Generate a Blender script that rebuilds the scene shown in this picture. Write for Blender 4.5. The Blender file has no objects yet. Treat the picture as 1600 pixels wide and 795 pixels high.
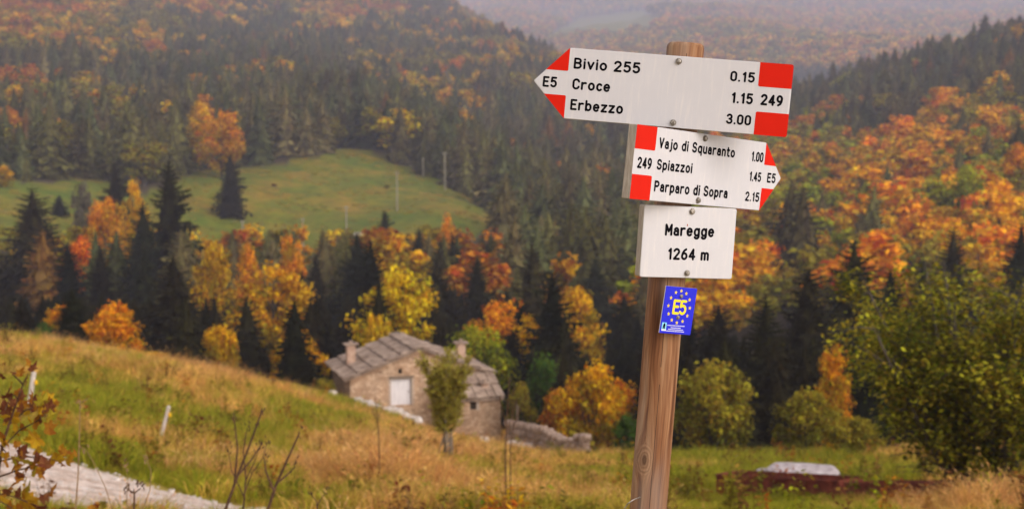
import bpy, bmesh, math, random
import numpy as np
from mathutils import Vector, Matrix
from mathutils.geometry import tessellate_polygon

# ------------------------------------------------------------------ camera, sky, sun, exposure
sc = bpy.context.scene
COL = sc.collection
F, CX, CY, PITCH = 2198.0, 800.0, 397.5, math.radians(4.36)
cam = bpy.data.cameras.new('camera'); cam_ob = bpy.data.objects.new('camera', cam); COL.objects.link(cam_ob)
cam.sensor_width = 36.0; cam.lens = F / 1600 * 36.0
cam_ob.location = (0, 0, 0); cam_ob.rotation_euler = (math.pi / 2 - PITCH, 0, 0)
cam.clip_start = 0.05; cam.clip_end = 20000
cam.dof.use_dof = True; cam.dof.focus_distance = 2.97; cam.dof.aperture_fstop = 6.7; cam.dof.aperture_blades = 0
sc.camera = cam_ob
SUN = Vector((0.66, -0.62, 0.55)).normalized()
world = bpy.data.worlds.new('World'); sc.world = world; world.use_nodes = True
wn = world.node_tree.nodes; wl = world.node_tree.links
bg = wn['Background']; sky = wn.new('ShaderNodeTexSky'); sky.sky_type = 'NISHITA'; sky.sun_disc = False
sky.sun_elevation = math.asin(SUN.z); sky.sun_rotation = math.atan2(SUN.x, SUN.y); sky.altitude = 1264
sky.dust_density = 4.0; sky.air_density = 1.0; sky.ozone_density = 1.0
hsv = wn.new('ShaderNodeHueSaturation'); hsv.inputs['Saturation'].default_value = 0.12
mixw = wn.new('ShaderNodeMix'); mixw.data_type = 'RGBA'; mixw.blend_type = 'MULTIPLY'
mixw.inputs['Factor'].default_value = 1.0; mixw.inputs['B'].default_value = (1.0, 0.945, 0.90, 1)   # veiled, slightly warm overcast
wl.new(sky.outputs[0], hsv.inputs['Color']); wl.new(hsv.outputs[0], mixw.inputs['A']); wl.new(mixw.outputs['Result'], bg.inputs['Color'])
bg.inputs['Strength'].default_value = 0.15
sun = bpy.data.lights.new('sun', 'SUN'); sun_ob = bpy.data.objects.new('sun', sun); COL.objects.link(sun_ob)
sun.energy = 0.75; sun.angle = math.radians(55); sun.color = (1.0, 0.90, 0.80)
sun_ob.rotation_euler = SUN.to_track_quat('Z', 'Y').to_euler()
sc.view_settings.view_transform = 'Standard'; sc.view_settings.look = 'None'
sc.view_settings.exposure = 0.95; sc.view_settings.gamma = 1.0; sc.view_settings.use_curve_mapping = False
cy = sc.cycles
cy.use_denoising = True; cy.max_bounces = 6; cy.diffuse_bounces = 4; cy.glossy_bounces = 2; cy.transmission_bounces = 3
cy.transparent_max_bounces = 6; cy.volume_bounces = 3; cy.caustics_reflective = False; cy.caustics_refractive = False
try:
    cy.denoising_input_passes = 'RGB_ALBEDO_NORMAL'; cy.denoising_prefilter = 'ACCURATE'
except Exception:
    pass

# ------------------------------------------------------------------ helpers
R = random.Random(7)
RNG = np.random.default_rng(11)

def ray(px, py):
    b = (CY - py) / F
    y = math.cos(PITCH) + b * math.sin(PITCH)
    return ((px - CX) / F / y, (-math.sin(PITCH) + b * math.cos(PITCH)) / y)
def at(px, py, Y):
    u, t = ray(px, py); return Vector((u * Y, Y, t * Y))
def pix(x, y, z):
    f = y * np.cos(PITCH) - z * np.sin(PITCH); u = y * np.sin(PITCH) + z * np.cos(PITCH)
    return CX + F * x / f, CY - F * u / f

def vnoise(x, y, seed=0):
    x = np.asarray(x, float); y = np.asarray(y, float)
    xi = np.floor(x); yi = np.floor(y); fx = x - xi; fy = y - yi
    fx = fx * fx * (3 - 2 * fx); fy = fy * fy * (3 - 2 * fy)
    def h(a, b):
        s = np.sin(a * 127.1 + b * 311.7 + seed * 74.7) * 43758.5453
        return s - np.floor(s)
    return (h(xi, yi) * (1 - fx) + h(xi + 1, yi) * fx) * (1 - fy) + (h(xi, yi + 1) * (1 - fx) + h(xi + 1, yi + 1) * fx) * fy
def fbm(x, y, seed=0, o=3):
    r = 0; a = 0.5; s = 0
    for i in range(o):
        r = r + a * vnoise(np.asarray(x) * 2 ** i, np.asarray(y) * 2 ** i, seed + i * 13); s += a; a *= 0.5
    return r / s

def link(o, parent=None):
    COL.objects.link(o)
    if parent is not None: o.parent = parent
    return o
def tag(o, label=None, cat=None, group=None, kind=None):
    if label: o['label'] = label
    if cat: o['category'] = cat
    if group: o['group'] = group
    if kind: o['kind'] = kind
    return o
def empty(name, loc, rz=0.0, label=None, cat=None, group=None):
    o = bpy.data.objects.new(name, None); link(o); o.location = loc; o.rotation_euler = (0, 0, rz); o.empty_display_size = 0.2
    return tag(o, label, cat, group)
def mesh_np(name, V, faces, mats=(), mi=None, smooth=False, attrs=None):
    """V (n,3); faces: list of index arrays or one (m,k) array"""
    me = bpy.data.meshes.new(name)
    V = np.asarray(V, np.float32)
    if isinstance(faces, np.ndarray):
        m, k = faces.shape; flat = faces.ravel(); starts = np.arange(m) * k; tot = np.full(m, k)
    else:
        tot = np.array([len(f) for f in faces]); flat = np.concatenate([np.asarray(f) for f in faces]) if len(faces) else np.zeros(0, int)
        starts = np.concatenate([[0], np.cumsum(tot)[:-1]]); m = len(faces)
    me.vertices.add(len(V)); me.vertices.foreach_set('co', V.ravel())
    me.loops.add(len(flat)); me.loops.foreach_set('vertex_index', flat.astype(np.int32))
    me.polygons.add(m); me.polygons.foreach_set('loop_start', starts.astype(np.int32))
    for q in mats: me.materials.append(q)
    if mi is not None: me.polygons.foreach_set('material_index', np.asarray(mi, np.int32))
    me.polygons.foreach_set('use_smooth', np.full(m, smooth, dtype=bool))
    me.update(calc_edges=True); me.validate()
    for n, (dom, typ, arr) in (attrs or {}).items():
        a = me.attributes.new(n, typ, dom)
        a.data.foreach_set('value' if typ == 'FLOAT' else ('vector' if typ == 'FLOAT_VECTOR' else 'color'), np.asarray(arr, np.float32).ravel())
    return me

class MB:
    def __init__(s): s.v = []; s.f = []; s.m = []
    def add(s, vs, fs, m=0):
        b = len(s.v); s.v += [tuple(p) for p in vs]
        for f in fs: s.f.append([b + i for i in f]); s.m.append(m)
    def box(s, lo, hi, m=0, top=None):
        x0, y0, z0 = lo; x1, y1, z1 = hi
        s.hexa([(x0, y0, z0), (x1, y0, z0), (x1, y1, z0), (x0, y1, z0), (x0, y0, z1), (x1, y0, z1), (x1, y1, z1), (x0, y1, z1)], m)
    def hexa(s, p, m=0):
        s.add(p, [(0, 3, 2, 1), (4, 5, 6, 7), (0, 1, 5, 4), (1, 2, 6, 5), (2, 3, 7, 6), (3, 0, 4, 7)], m)
    def tube(s, path, rad, n=6, m=0, cap=True):
        path = [Vector(p) for p in path]; b = len(s.v); k = len(path)
        if not hasattr(rad, '__len__'): rad = [rad] * k
        for i, p in enumerate(path):
            d = (path[min(i + 1, k - 1)] - path[max(i - 1, 0)]).normalized()
            a = d.cross(Vector((0.31, 0.95, 0.05))).normalized(); c = d.cross(a)
            for j in range(n):
                t = 2 * math.pi * j / n; s.v.append(tuple(p + (a * math.cos(t) + c * math.sin(t)) * rad[i]))
        for i in range(k - 1):
            for j in range(n):
                s.f.append([b + i * n + j, b + i * n + (j + 1) % n, b + (i + 1) * n + (j + 1) % n, b + (i + 1) * n + j]); s.m.append(m)
        if cap:
            s.f.append([b + j for j in range(n)][::-1]); s.m.append(m); s.f.append([b + (k - 1) * n + j for j in range(n)]); s.m.append(m)
    def prism(s, poly, z0, z1, m_side=0, m_top=0):
        n = len(poly); b = len(s.v)
        s.v += [(x, y, z0) for x, y in poly] + [(x, y, z1) for x, y in poly]
        s.f.append([b + i for i in range(n)][::-1]); s.m.append(m_side)
        s.f.append([b + n + i for i in range(n)]); s.m.append(m_top)
        for i in range(n):
            j = (i + 1) % n; s.f.append([b + i, b + j, b + n + j, b + n + i]); s.m.append(m_side)
    def mesh(s, name, mats, smooth=False):
        return mesh_np(name, np.array(s.v, float), s.f, mats, s.m, smooth)
    def build(s, name, mats, parent=None, smooth=False):
        return link(bpy.data.objects.new(name, s.mesh(name, mats, smooth)), parent)

# ------------------------------------------------------------------ materials
def mat(name, rough=0.85):
    m = bpy.data.materials.new(name); m.use_nodes = True
    b = m.node_tree.nodes['Principled BSDF']; b.inputs['Roughness'].default_value = rough
    b.inputs['Specular IOR Level'].default_value = 0.25
    return m, m.node_tree.nodes, m.node_tree.links, b
def nd(n, typ, **kw):
    o = n.new(typ)
    for k, v in kw.items(): setattr(o, k, v)
    return o
def ramp(n, stops, interp='LINEAR'):
    r = n.new('ShaderNodeValToRGB'); e = r.color_ramp; e.interpolation = interp
    while len(e.elements) < len(stops): e.elements.new(0.5)
    for q, (p, c) in zip(e.elements, stops): q.position = p; q.color = (*c, 1)
    return r
def noise(n, l, scale, detail=4, rough=0.55, vec=None, dist=0.0):
    t = n.new('ShaderNodeTexNoise'); t.inputs['Scale'].default_value = scale; t.inputs['Detail'].default_value = detail
    t.inputs['Roughness'].default_value = rough; t.inputs['Distortion'].default_value = dist
    if vec is not None: l.new(vec, t.inputs['Vector'])
    return t
def coord(n, l, scale=(1, 1, 1), out='Object'):
    c = n.new('ShaderNodeTexCoord'); m = n.new('ShaderNodeMapping'); m.inputs['Scale'].default_value = scale
    l.new(c.outputs[out], m.inputs['Vector']); return m.outputs[0]
def mixc(n, l, a, b, fac, blend='MIX'):
    m = n.new('ShaderNodeMix'); m.data_type = 'RGBA'; m.blend_type = blend
    for s, v in (('A', a), ('B', b)):
        if isinstance(v, tuple): m.inputs[s].default_value = (*v, 1)
        else: l.new(v, m.inputs[s])
    if isinstance(fac, (int, float)): m.inputs['Factor'].default_value = fac
    else: l.new(fac, m.inputs['Factor'])
    return m.outputs['Result']
def bump(n, l, b, h, strength=0.4, dist=0.02):
    q = n.new('ShaderNodeBump'); q.inputs['Strength'].default_value = strength; q.inputs['Distance'].default_value = dist
    l.new(h, q.inputs['Height']); l.new(q.outputs[0], b.inputs['Normal'])
def noisy(name, c1, c2, scale=4, rough=0.85, bs=0.4, bd=0.02, stretch=(1, 1, 1), detail=6, lo=0.35, hi=0.65, metal=0.0, out='Object'):
    m, n, l, b = mat(name, rough); v = coord(n, l, stretch, out); t = noise(n, l, scale, detail, 0.6, v)
    r = ramp(n, [(lo, c1), (hi, c2)]); l.new(t.outputs[0], r.inputs[0]); l.new(r.outputs[0], b.inputs['Base Color'])
    b.inputs['Metallic'].default_value = metal
    if bs: bump(n, l, b, t.outputs[0], bs, bd)
    return m

def leaf_material(name, transl=0.3, rough=0.6, hue=0.035, val=0.5, use_h=True):
    """colour comes from the tree's own tint / tint2; 'leafvar' (per face) mixes them"""
    m, n, l, b = mat(name, rough)
    def att(nm, typ):
        a = n.new('ShaderNodeAttribute'); a.attribute_name = nm; a.attribute_type = typ; return a
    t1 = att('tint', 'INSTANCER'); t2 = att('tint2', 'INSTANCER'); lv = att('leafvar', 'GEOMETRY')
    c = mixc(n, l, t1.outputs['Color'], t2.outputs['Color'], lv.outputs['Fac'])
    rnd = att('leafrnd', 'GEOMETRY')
    h = n.new('ShaderNodeHueSaturation'); l.new(c, h.inputs['Color'])
    mr = n.new('ShaderNodeMapRange'); mr.inputs['To Min'].default_value = 0.5 - hue; mr.inputs['To Max'].default_value = 0.5 + hue
    l.new(rnd.outputs['Fac'], mr.inputs['Value']); l.new(mr.outputs[0], h.inputs['Hue'])
    mv = n.new('ShaderNodeMapRange'); mv.inputs['To Min'].default_value = 1 - val; mv.inputs['To Max'].default_value = 1 + val
    l.new(rnd.outputs['Fac'], mv.inputs['Value']); l.new(mv.outputs[0], h.inputs['Value'])
    l.new(h.outputs[0], b.inputs['Base Color']); b.inputs['Specular IOR Level'].default_value = 0.02
    if transl:
        tr = n.new('ShaderNodeBsdfTranslucent'); l.new(h.outputs[0], tr.inputs['Color'])
        mx = n.new('ShaderNodeMixShader'); mx.inputs[0].default_value = transl
        l.new(b.outputs[0], mx.inputs[1]); l.new(tr.outputs[0], mx.inputs[2]); l.new(mx.outputs[0], n['Material Output'].inputs['Surface'])
    return m
M = {}
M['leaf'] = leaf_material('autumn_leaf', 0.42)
M['needle'] = leaf_material('spruce_needle', 0.08, 0.75, 0.02, 0.45)
M['blade'] = leaf_material('grass_blade', 0.42, 0.7, 0.02, 0.4)
M['bark'] = noisy('bark', (0.035, 0.026, 0.02), (0.11, 0.085, 0.065), 9, 0.95, 0.8, 0.03, (1, 1, 0.25))
M['pale_bark'] = noisy('pale_bark', (0.16, 0.12, 0.09), (0.36, 0.30, 0.25), 12, 0.9, 0.5, 0.01, (1, 1, 0.3))
M['stalk'] = noisy('dry_stalk', (0.05, 0.025, 0.014), (0.12, 0.06, 0.03), 30, 0.9, 0.2, 0.002)
M['straw'] = noisy('straw_stalk', (0.16, 0.09, 0.04), (0.3, 0.19, 0.09), 30, 0.9, 0.2, 0.002)

# ------------------------------------------------------------------ terrain height
Z0 = [(0.5, -1.66), (2, -1.75), (3, -1.95), (6, -2.78), (10, -3.65), (15, -4.62)]
TAB = {
 -700: [(20, 720), (25, 640), (40, 590), (60, 540), (85, 490), (120, 470), (200, 440), (300, 370), (400, 300), (500, 240), (700, 130), (1000, 20), (1600, -60), (2820, 10), (6240, 60)],
 0: [(20, 790), (24, 715), (30, 673), (36, 655), (60, 582), (85, 531), (100, 534), (130, 548), (180, 525), (240, 485), (330, 345), (380, 295), (430, 278), (600, 190), (800, 110), (1000, 60), (1300, 0), (1600, -50), (2100, -60), (3540, 20), (6240, 60)],
 250: [(20, 802), (24, 768), (30, 725), (36, 697), (60, 620), (85, 572), (100, 578), (130, 592), (170, 575), (240, 490), (330, 405), (380, 335), (430, 285), (480, 262), (600, 215), (800, 145), (1000, 95), (1300, 40), (1600, -10), (2100, -50), (3540, 20), (6240, 60)],
 500: [(20, 815), (24, 798), (30, 770), (45, 715), (60, 682), (85, 637), (98, 618), (115, 624), (150, 604), (200, 545), (280, 460), (340, 415), (370, 385), (430, 310), (500, 240), (600, 205), (800, 150), (1000, 115), (1300, 70), (1600, 30), (2050, -12), (3180, 20), (6240, 50)],
 700: [(20, 815), (24, 802), (30, 778), (45, 718), (60, 702), (80, 697), (107, 680), (125, 660), (150, 628), (200, 550), (280, 460), (350, 385), (450, 292), (550, 250), (700, 218), (1000, 140), (1300, 85), (1600, 45), (2000, 12), (2640, 60), (3720, 40), (6240, 0)],
 800: [(20, 815), (24, 806), (30, 787), (45, 738), (60, 722), (80, 713), (103, 696), (125, 672), (160, 628), (220, 545), (300, 458), (400, 378), (500, 320), (700, 240), (1000, 140), (1300, 85), (1500, 60), (1800, 95), (2280, 100), (3000, 80), (4080, 30), (4980, 0), (6240, -14)],
 900: [(20, 815), (24, 809), (30, 797), (45, 764), (60, 738), (75, 718), (85, 716), (100, 716), (125, 692), (160, 640), (220, 560), (300, 470), (400, 400), (500, 340), (700, 250), (1000, 155), (1200, 122), (1500, 145), (1800, 150), (2280, 120), (3000, 80), (3720, 48), (4260, 48), (5340, 2), (6240, -14)],
 1100: [(20, 815), (30, 801), (40, 780), (50, 754), (60, 734), (72, 715), (80, 720), (100, 717), (125, 682), (160, 620), (220, 540), (300, 450), (400, 380), (500, 320), (700, 240), (900, 195), (1100, 185), (1400, 190), (1800, 160), (2280, 110), (3000, 62), (3720, 32), (4440, 22), (5520, 5), (6240, -14)],
 1300: [(20, 812), (30, 798), (40, 779), (50, 752), (60, 732), (72, 713), (80, 718), (100, 712), (120, 674), (180, 575), (300, 430), (450, 312), (600, 230), (800, 166), (900, 152), (1100, 170), (1500, 175), (2000, 120), (2820, 70), (3720, 40), (5340, 8), (6240, -14)],
 1500: [(20, 810), (30, 796), (36, 783), (50, 747), (60, 727), (72, 709), (90, 706), (120, 666), (180, 560), (300, 400), (450, 270), (600, 180), (800, 106), (900, 92), (1100, 120), (1500, 150), (2000, 110), (3000, 60), (6240, -10)],
 1650: [(20, 806), (30, 790), (36, 774), (50, 738), (72, 700), (100, 670), (180, 540), (300, 380), (450, 240), (600, 150), (800, 66), (900, 50), (1100, 80), (1500, 130), (2000, 100), (3000, 50), (6240, -10)],
 2400: [(20, 780), (36, 740), (72, 650), (100, 610), (180, 480), (300, 320), (450, 180), (600, 90), (800, 0), (900, -20), (1200, 0), (2000, 50), (6240, -10)],
}
def pchip(x, y, q):
    x = np.asarray(x, float); y = np.asarray(y, float); h = np.diff(x); d = np.diff(y) / h
    m = np.zeros_like(y); m[0] = d[0]; m[-1] = d[-1]
    for i in range(1, len(x) - 1):
        if d[i - 1] * d[i] > 0:
            w1 = 2 * h[i] + h[i - 1]; w2 = h[i] + 2 * h[i - 1]; m[i] = (w1 + w2) / (w1 / d[i - 1] + w2 / d[i])
    i = np.clip(np.searchsorted(x, q) - 1, 0, len(x) - 2); t = np.clip((q - x[i]) / h[i], 0, 1)
    return (1 + 2 * t) * (1 - t) ** 2 * y[i] + t * (1 - t) ** 2 * h[i] * m[i] + t * t * (3 - 2 * t) * y[i + 1] + t * t * (t - 1) * h[i] * m[i + 1]
LY = np.linspace(math.log(0.5), math.log(6240), 420)
PXS = np.arange(-700, 2401, 20.0)
_cols = sorted(TAB)
_G = []
for c in _cols:
    ys = [math.log(y) for y, z in Z0]; ts = [z / y for y, z in Z0]
    for y, p in TAB[c]: ys.append(math.log(y)); ts.append(ray(800, p)[1])
    _G.append(pchip(ys, ts, LY))
_G = np.array(_G)
GT = np.stack([pchip(_cols, _G[:, k], PXS) for k in range(len(LY))], 1)
k = np.exp(-0.5 * (np.arange(-6, 7) / 2.2) ** 2); k /= k.sum()
GT = np.apply_along_axis(lambda a: np.convolve(np.pad(a, 6, 'edge'), k, 'valid'), 0, GT)
k2 = np.exp(-0.5 * (np.arange(-4, 5) / 1.3) ** 2); k2 /= k2.sum()
GT = np.apply_along_axis(lambda a: np.convolve(np.pad(a, 4, 'edge'), k2, 'valid'), 1, GT)
ROADP = np.array([(-40, 46), (-26, 37), (-16, 29.5), (-9.0, 24.8), (-6.9, 23.4), (-5.05, 22.3), (-2.9, 21.7), (-0.3, 19.3), (2.6, 15), (8, 11.5), (15, 9.5)], float)
def road_dist(x, y):
    x = np.asarray(x, float); y = np.asarray(y, float); best = np.full(x.shape, 1e9)
    for a, b in zip(ROADP[:-1], ROADP[1:]):
        d = b - a; t = np.clip(((x - a[0]) * d[0] + (y - a[1]) * d[1]) / (d @ d), 0, 1)
        best = np.minimum(best, np.hypot(x - a[0] - t * d[0], y - a[1] - t * d[1]))
    return best
def ground0(x, y):
    x = np.asarray(x, float); y = np.asarray(y, float)
    yy = np.maximum(y, 0.5); px = CX + F * x / np.maximum(yy, 8.0)
    fi = np.clip((px + 700) / 20.0, 0, len(PXS) - 1.001); fj = np.clip((np.log(yy) - LY[0]) / (LY[1] - LY[0]), 0, len(LY) - 1.001)
    i = fi.astype(int); j = fj.astype(int); a = fi - i; b = fj - j
    t = (GT[i, j] * (1 - a) + GT[i + 1, j] * a) * (1 - b) + (GT[i, j + 1] * (1 - a) + GT[i + 1, j + 1] * a) * b
    z = t * yy
    return np.where(y < 0.5, -1.66 + 0.04 * np.minimum(y - 0.5, 0) * -1, z)
def gz(x, y):
    x = np.asarray(x, float); y = np.asarray(y, float); z = ground0(x, y)
    amp = np.clip((y - 8) / 30, 0, 1)
    z = z + amp * ((fbm(x / 5, y / 5, 3) - 0.5) * 0.35) + np.clip((y - 150) / 500, 0, 1) * (fbm(x / 70, y / 70, 9) - 0.5) * 14 + np.clip((y - 1900) / 600, 0, 1) * (fbm(x / 420, y / 420, 19) - 0.5) * 90
    w = np.clip(1 - (road_dist(x, y) - 2.2) / 1.5, 0, 1); w = w * w * (3 - 2 * w)
    zr = ground0(x, y) - 0.12
    return z * (1 - w) + zr * w
def g1(x, y): return float(gz(np.array([x]), np.array([y]))[0])

# ------------------------------------------------------------------ ground sheet
ys = np.concatenate([[-120, -60, -30, -15, -7, -3, -1], np.exp(np.linspace(math.log(0.5), math.log(6240), 380))])
us = np.concatenate([np.linspace(-1.0, -0.5, 30)[:-1], np.linspace(-0.5, 0.5, 301), np.linspace(0.5, 1.0, 30)[1:]])
YY, UU = np.meshgrid(ys, us, indexing='ij'); XX = UU * (np.abs(YY) + 8 * np.exp(-np.abs(YY) / 20))
ZZ = gz(XX, YY)
nr, ncol = YY.shape
idx = np.arange(nr * ncol).reshape(nr, ncol)
quads = np.stack([idx[:-1, :-1], idx[:-1, 1:], idx[1:, 1:], idx[1:, :-1]], -1).reshape(-1, 4)
GPX, GPY = pix(XX, np.maximum(YY, 0.5), ZZ)
KNOLL = [(150, 345), (235, 300), (300, 268), (420, 262), (500, 238), (555, 226), (600, 248), (640, 268), (700, 285), (752, 322), (785, 348), (760, 370), (700, 378), (640, 392), (560, 410), (520, 440), (300, 450), (150, 420)]
LMEAD = [(-400, 262), (0, 283), (60, 286), (110, 280), (200, 290), (240, 345), (240, 420), (-400, 420)]
def meadow(px, py, x, y):
    a = (fbm(x / 16, y / 16, 61) - .5) * 46; b = (fbm(x / 14, y / 14, 67) - .5) * 22; return inpoly(px + a, py + b, KNOLL) | inpoly(px + a, py + b, LMEAD)
def inpoly(px, py, poly):
    px = np.asarray(px); py = np.asarray(py); r = np.zeros(px.shape, bool); n = len(poly)
    for i in range(n):
        x0, y0 = poly[i]; x1, y1 = poly[(i + 1) % n]
        c = ((y0 > py) != (y1 > py)) & (px < (x1 - x0) * (py - y0) / (y1 - y0 + 1e-12) + x0); r ^= c
    return r
FARM = [(850, 60), (905, 30), (1000, 18), (1045, 30), (1020, 52), (930, 64)]
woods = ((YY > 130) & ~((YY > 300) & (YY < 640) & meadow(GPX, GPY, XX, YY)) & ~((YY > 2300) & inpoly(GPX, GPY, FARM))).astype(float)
def ground_mat():
    m, n, l, b = mat('meadow_ground', 0.95); v = coord(n, l)
    t1 = noise(n, l, 0.16, 5, 0.6, v); t2 = noise(n, l, 1.7, 5, 0.65, v); t3 = noise(n, l, 0.045, 7, 0.72, v)
    g = ramp(n, [(0.3, (0.15, 0.165, 0.014)), (0.5, (0.32, 0.225, 0.04)), (0.66, (0.50, 0.30, 0.10))]); l.new(t1.outputs[0], g.inputs[0])
    g2 = ramp(n, [(0.3, (0.65, 0.65, 0.6)), (0.7, (1.35, 1.3, 1.2))]); l.new(t2.outputs[0], g2.inputs[0])
    near = mixc(n, l, g.outputs[0], g2.outputs[0], 1.0, 'MULTIPLY')
    fm = ramp(n, [(0.38, (0.080, 0.120, 0.002)), (0.52, (0.145, 0.140, 0.004)), (0.66, (0.25, 0.155, 0.014))]); l.new(t3.outputs[0], fm.inputs[0])
    t4 = noise(n, l, 0.22, 6, 0.75, v); f4 = ramp(n, [(0.34, (0.62, 0.66, 0.6)), (0.66, (1.28, 1.2, 1.1))]); l.new(t4.outputs[0], f4.inputs[0])
    fmc = mixc(n, l, fm.outputs[0], f4.outputs[0], 1.0, 'MULTIPLY')
    a2 = n.new('ShaderNodeAttribute'); a2.attribute_name = 'farness'
    c = mixc(n, l, near, fmc, a2.outputs['Fac'])
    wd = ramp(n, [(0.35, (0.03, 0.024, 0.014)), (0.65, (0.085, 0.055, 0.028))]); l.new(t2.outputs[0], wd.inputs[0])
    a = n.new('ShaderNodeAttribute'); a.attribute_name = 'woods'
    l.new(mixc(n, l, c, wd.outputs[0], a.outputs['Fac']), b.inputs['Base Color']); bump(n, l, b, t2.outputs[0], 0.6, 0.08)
    return m
M['ground'] = ground_mat()
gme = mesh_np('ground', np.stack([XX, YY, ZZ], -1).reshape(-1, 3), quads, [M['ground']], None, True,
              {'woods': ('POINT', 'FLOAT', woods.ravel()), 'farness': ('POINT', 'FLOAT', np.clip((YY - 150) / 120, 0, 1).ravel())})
tag(link(bpy.data.objects.new('ground', gme)), kind='structure')
ZMIN = float(ZZ.min())

# gravel road
def road_mat():
    m, n, l, b = mat('road_gravel', 0.95); v = coord(n, l)
    t = noise(n, l, 2.2, 6, 0.65, v); vo = n.new('ShaderNodeTexVoronoi'); vo.inputs['Scale'].default_value = 11; l.new(v, vo.inputs['Vector'])
    r = ramp(n, [(0.32, (0.46, 0.32, 0.24)), (0.5, (0.68, 0.54, 0.46)), (0.7, (0.85, 0.77, 0.72))]); l.new(t.outputs[0], r.inputs[0])
    r2 = ramp(n, [(0.0, (0.6, 0.58, 0.56)), (1.0, (1.15, 1.12, 1.1))]); l.new(vo.outputs['Color'], r2.inputs[0])
    l.new(mixc(n, l, r.outputs[0], r2.outputs[0], 1.0, 'MULTIPLY'), b.inputs['Base Color']); bump(n, l, b, vo.outputs['Distance'], 0.8, 0.05)
    return m
M['road'] = road_mat()
pts = []
for a, b in zip(ROADP[:-1], ROADP[1:]):
    nseg = 24
    for i in range(nseg): pts.append(a + (b - a) * i / nseg)
pts = np.array(pts); ker = np.ones(15) / 15
pts = np.stack([np.convolve(np.pad(pts[:, i], 7, 'edge'), ker, 'valid') for i in (0, 1)], 1)
d = np.gradient(pts, axis=0); d /= np.linalg.norm(d, axis=1)[:, None]; nrm = np.stack([-d[:, 1], d[:, 0]], 1)
RPTS, RNRM = pts, nrm
W = np.linspace(-1, 1, 13); rv = []
for i, (p, q) in enumerate(zip(pts, nrm)):
    wl_, wr_ = 2.15 + 0.5 * (vnoise(i * 0.3, 3.3) - 0.5), 2.15 + 0.5 * (vnoise(i * 0.3, 9.3) - 0.5)
    for w in W:
        o = w * (wr_ if w > 0 else wl_); rv.append((p[0] + q[0] * o, p[1] + q[1] * o))
rv = np.array(rv); rz = gz(rv[:, 0], rv[:, 1]) + 0.03 + 0.03 * (fbm(rv[:, 0] * 2, rv[:, 1] * 2, 5) - 0.5) - 0.05 * (np.abs(np.tile(W, len(pts))) > 0.95)
ii = np.arange(len(rv)).reshape(len(pts), 13)
tag(link(bpy.data.objects.new('road', mesh_np('road', np.column_stack([rv, rz]), np.stack([ii[:-1, :-1], ii[:-1, 1:], ii[1:, 1:], ii[1:, :-1]], -1).reshape(-1, 4), [M['road']], None, True))), kind='structure')

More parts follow.
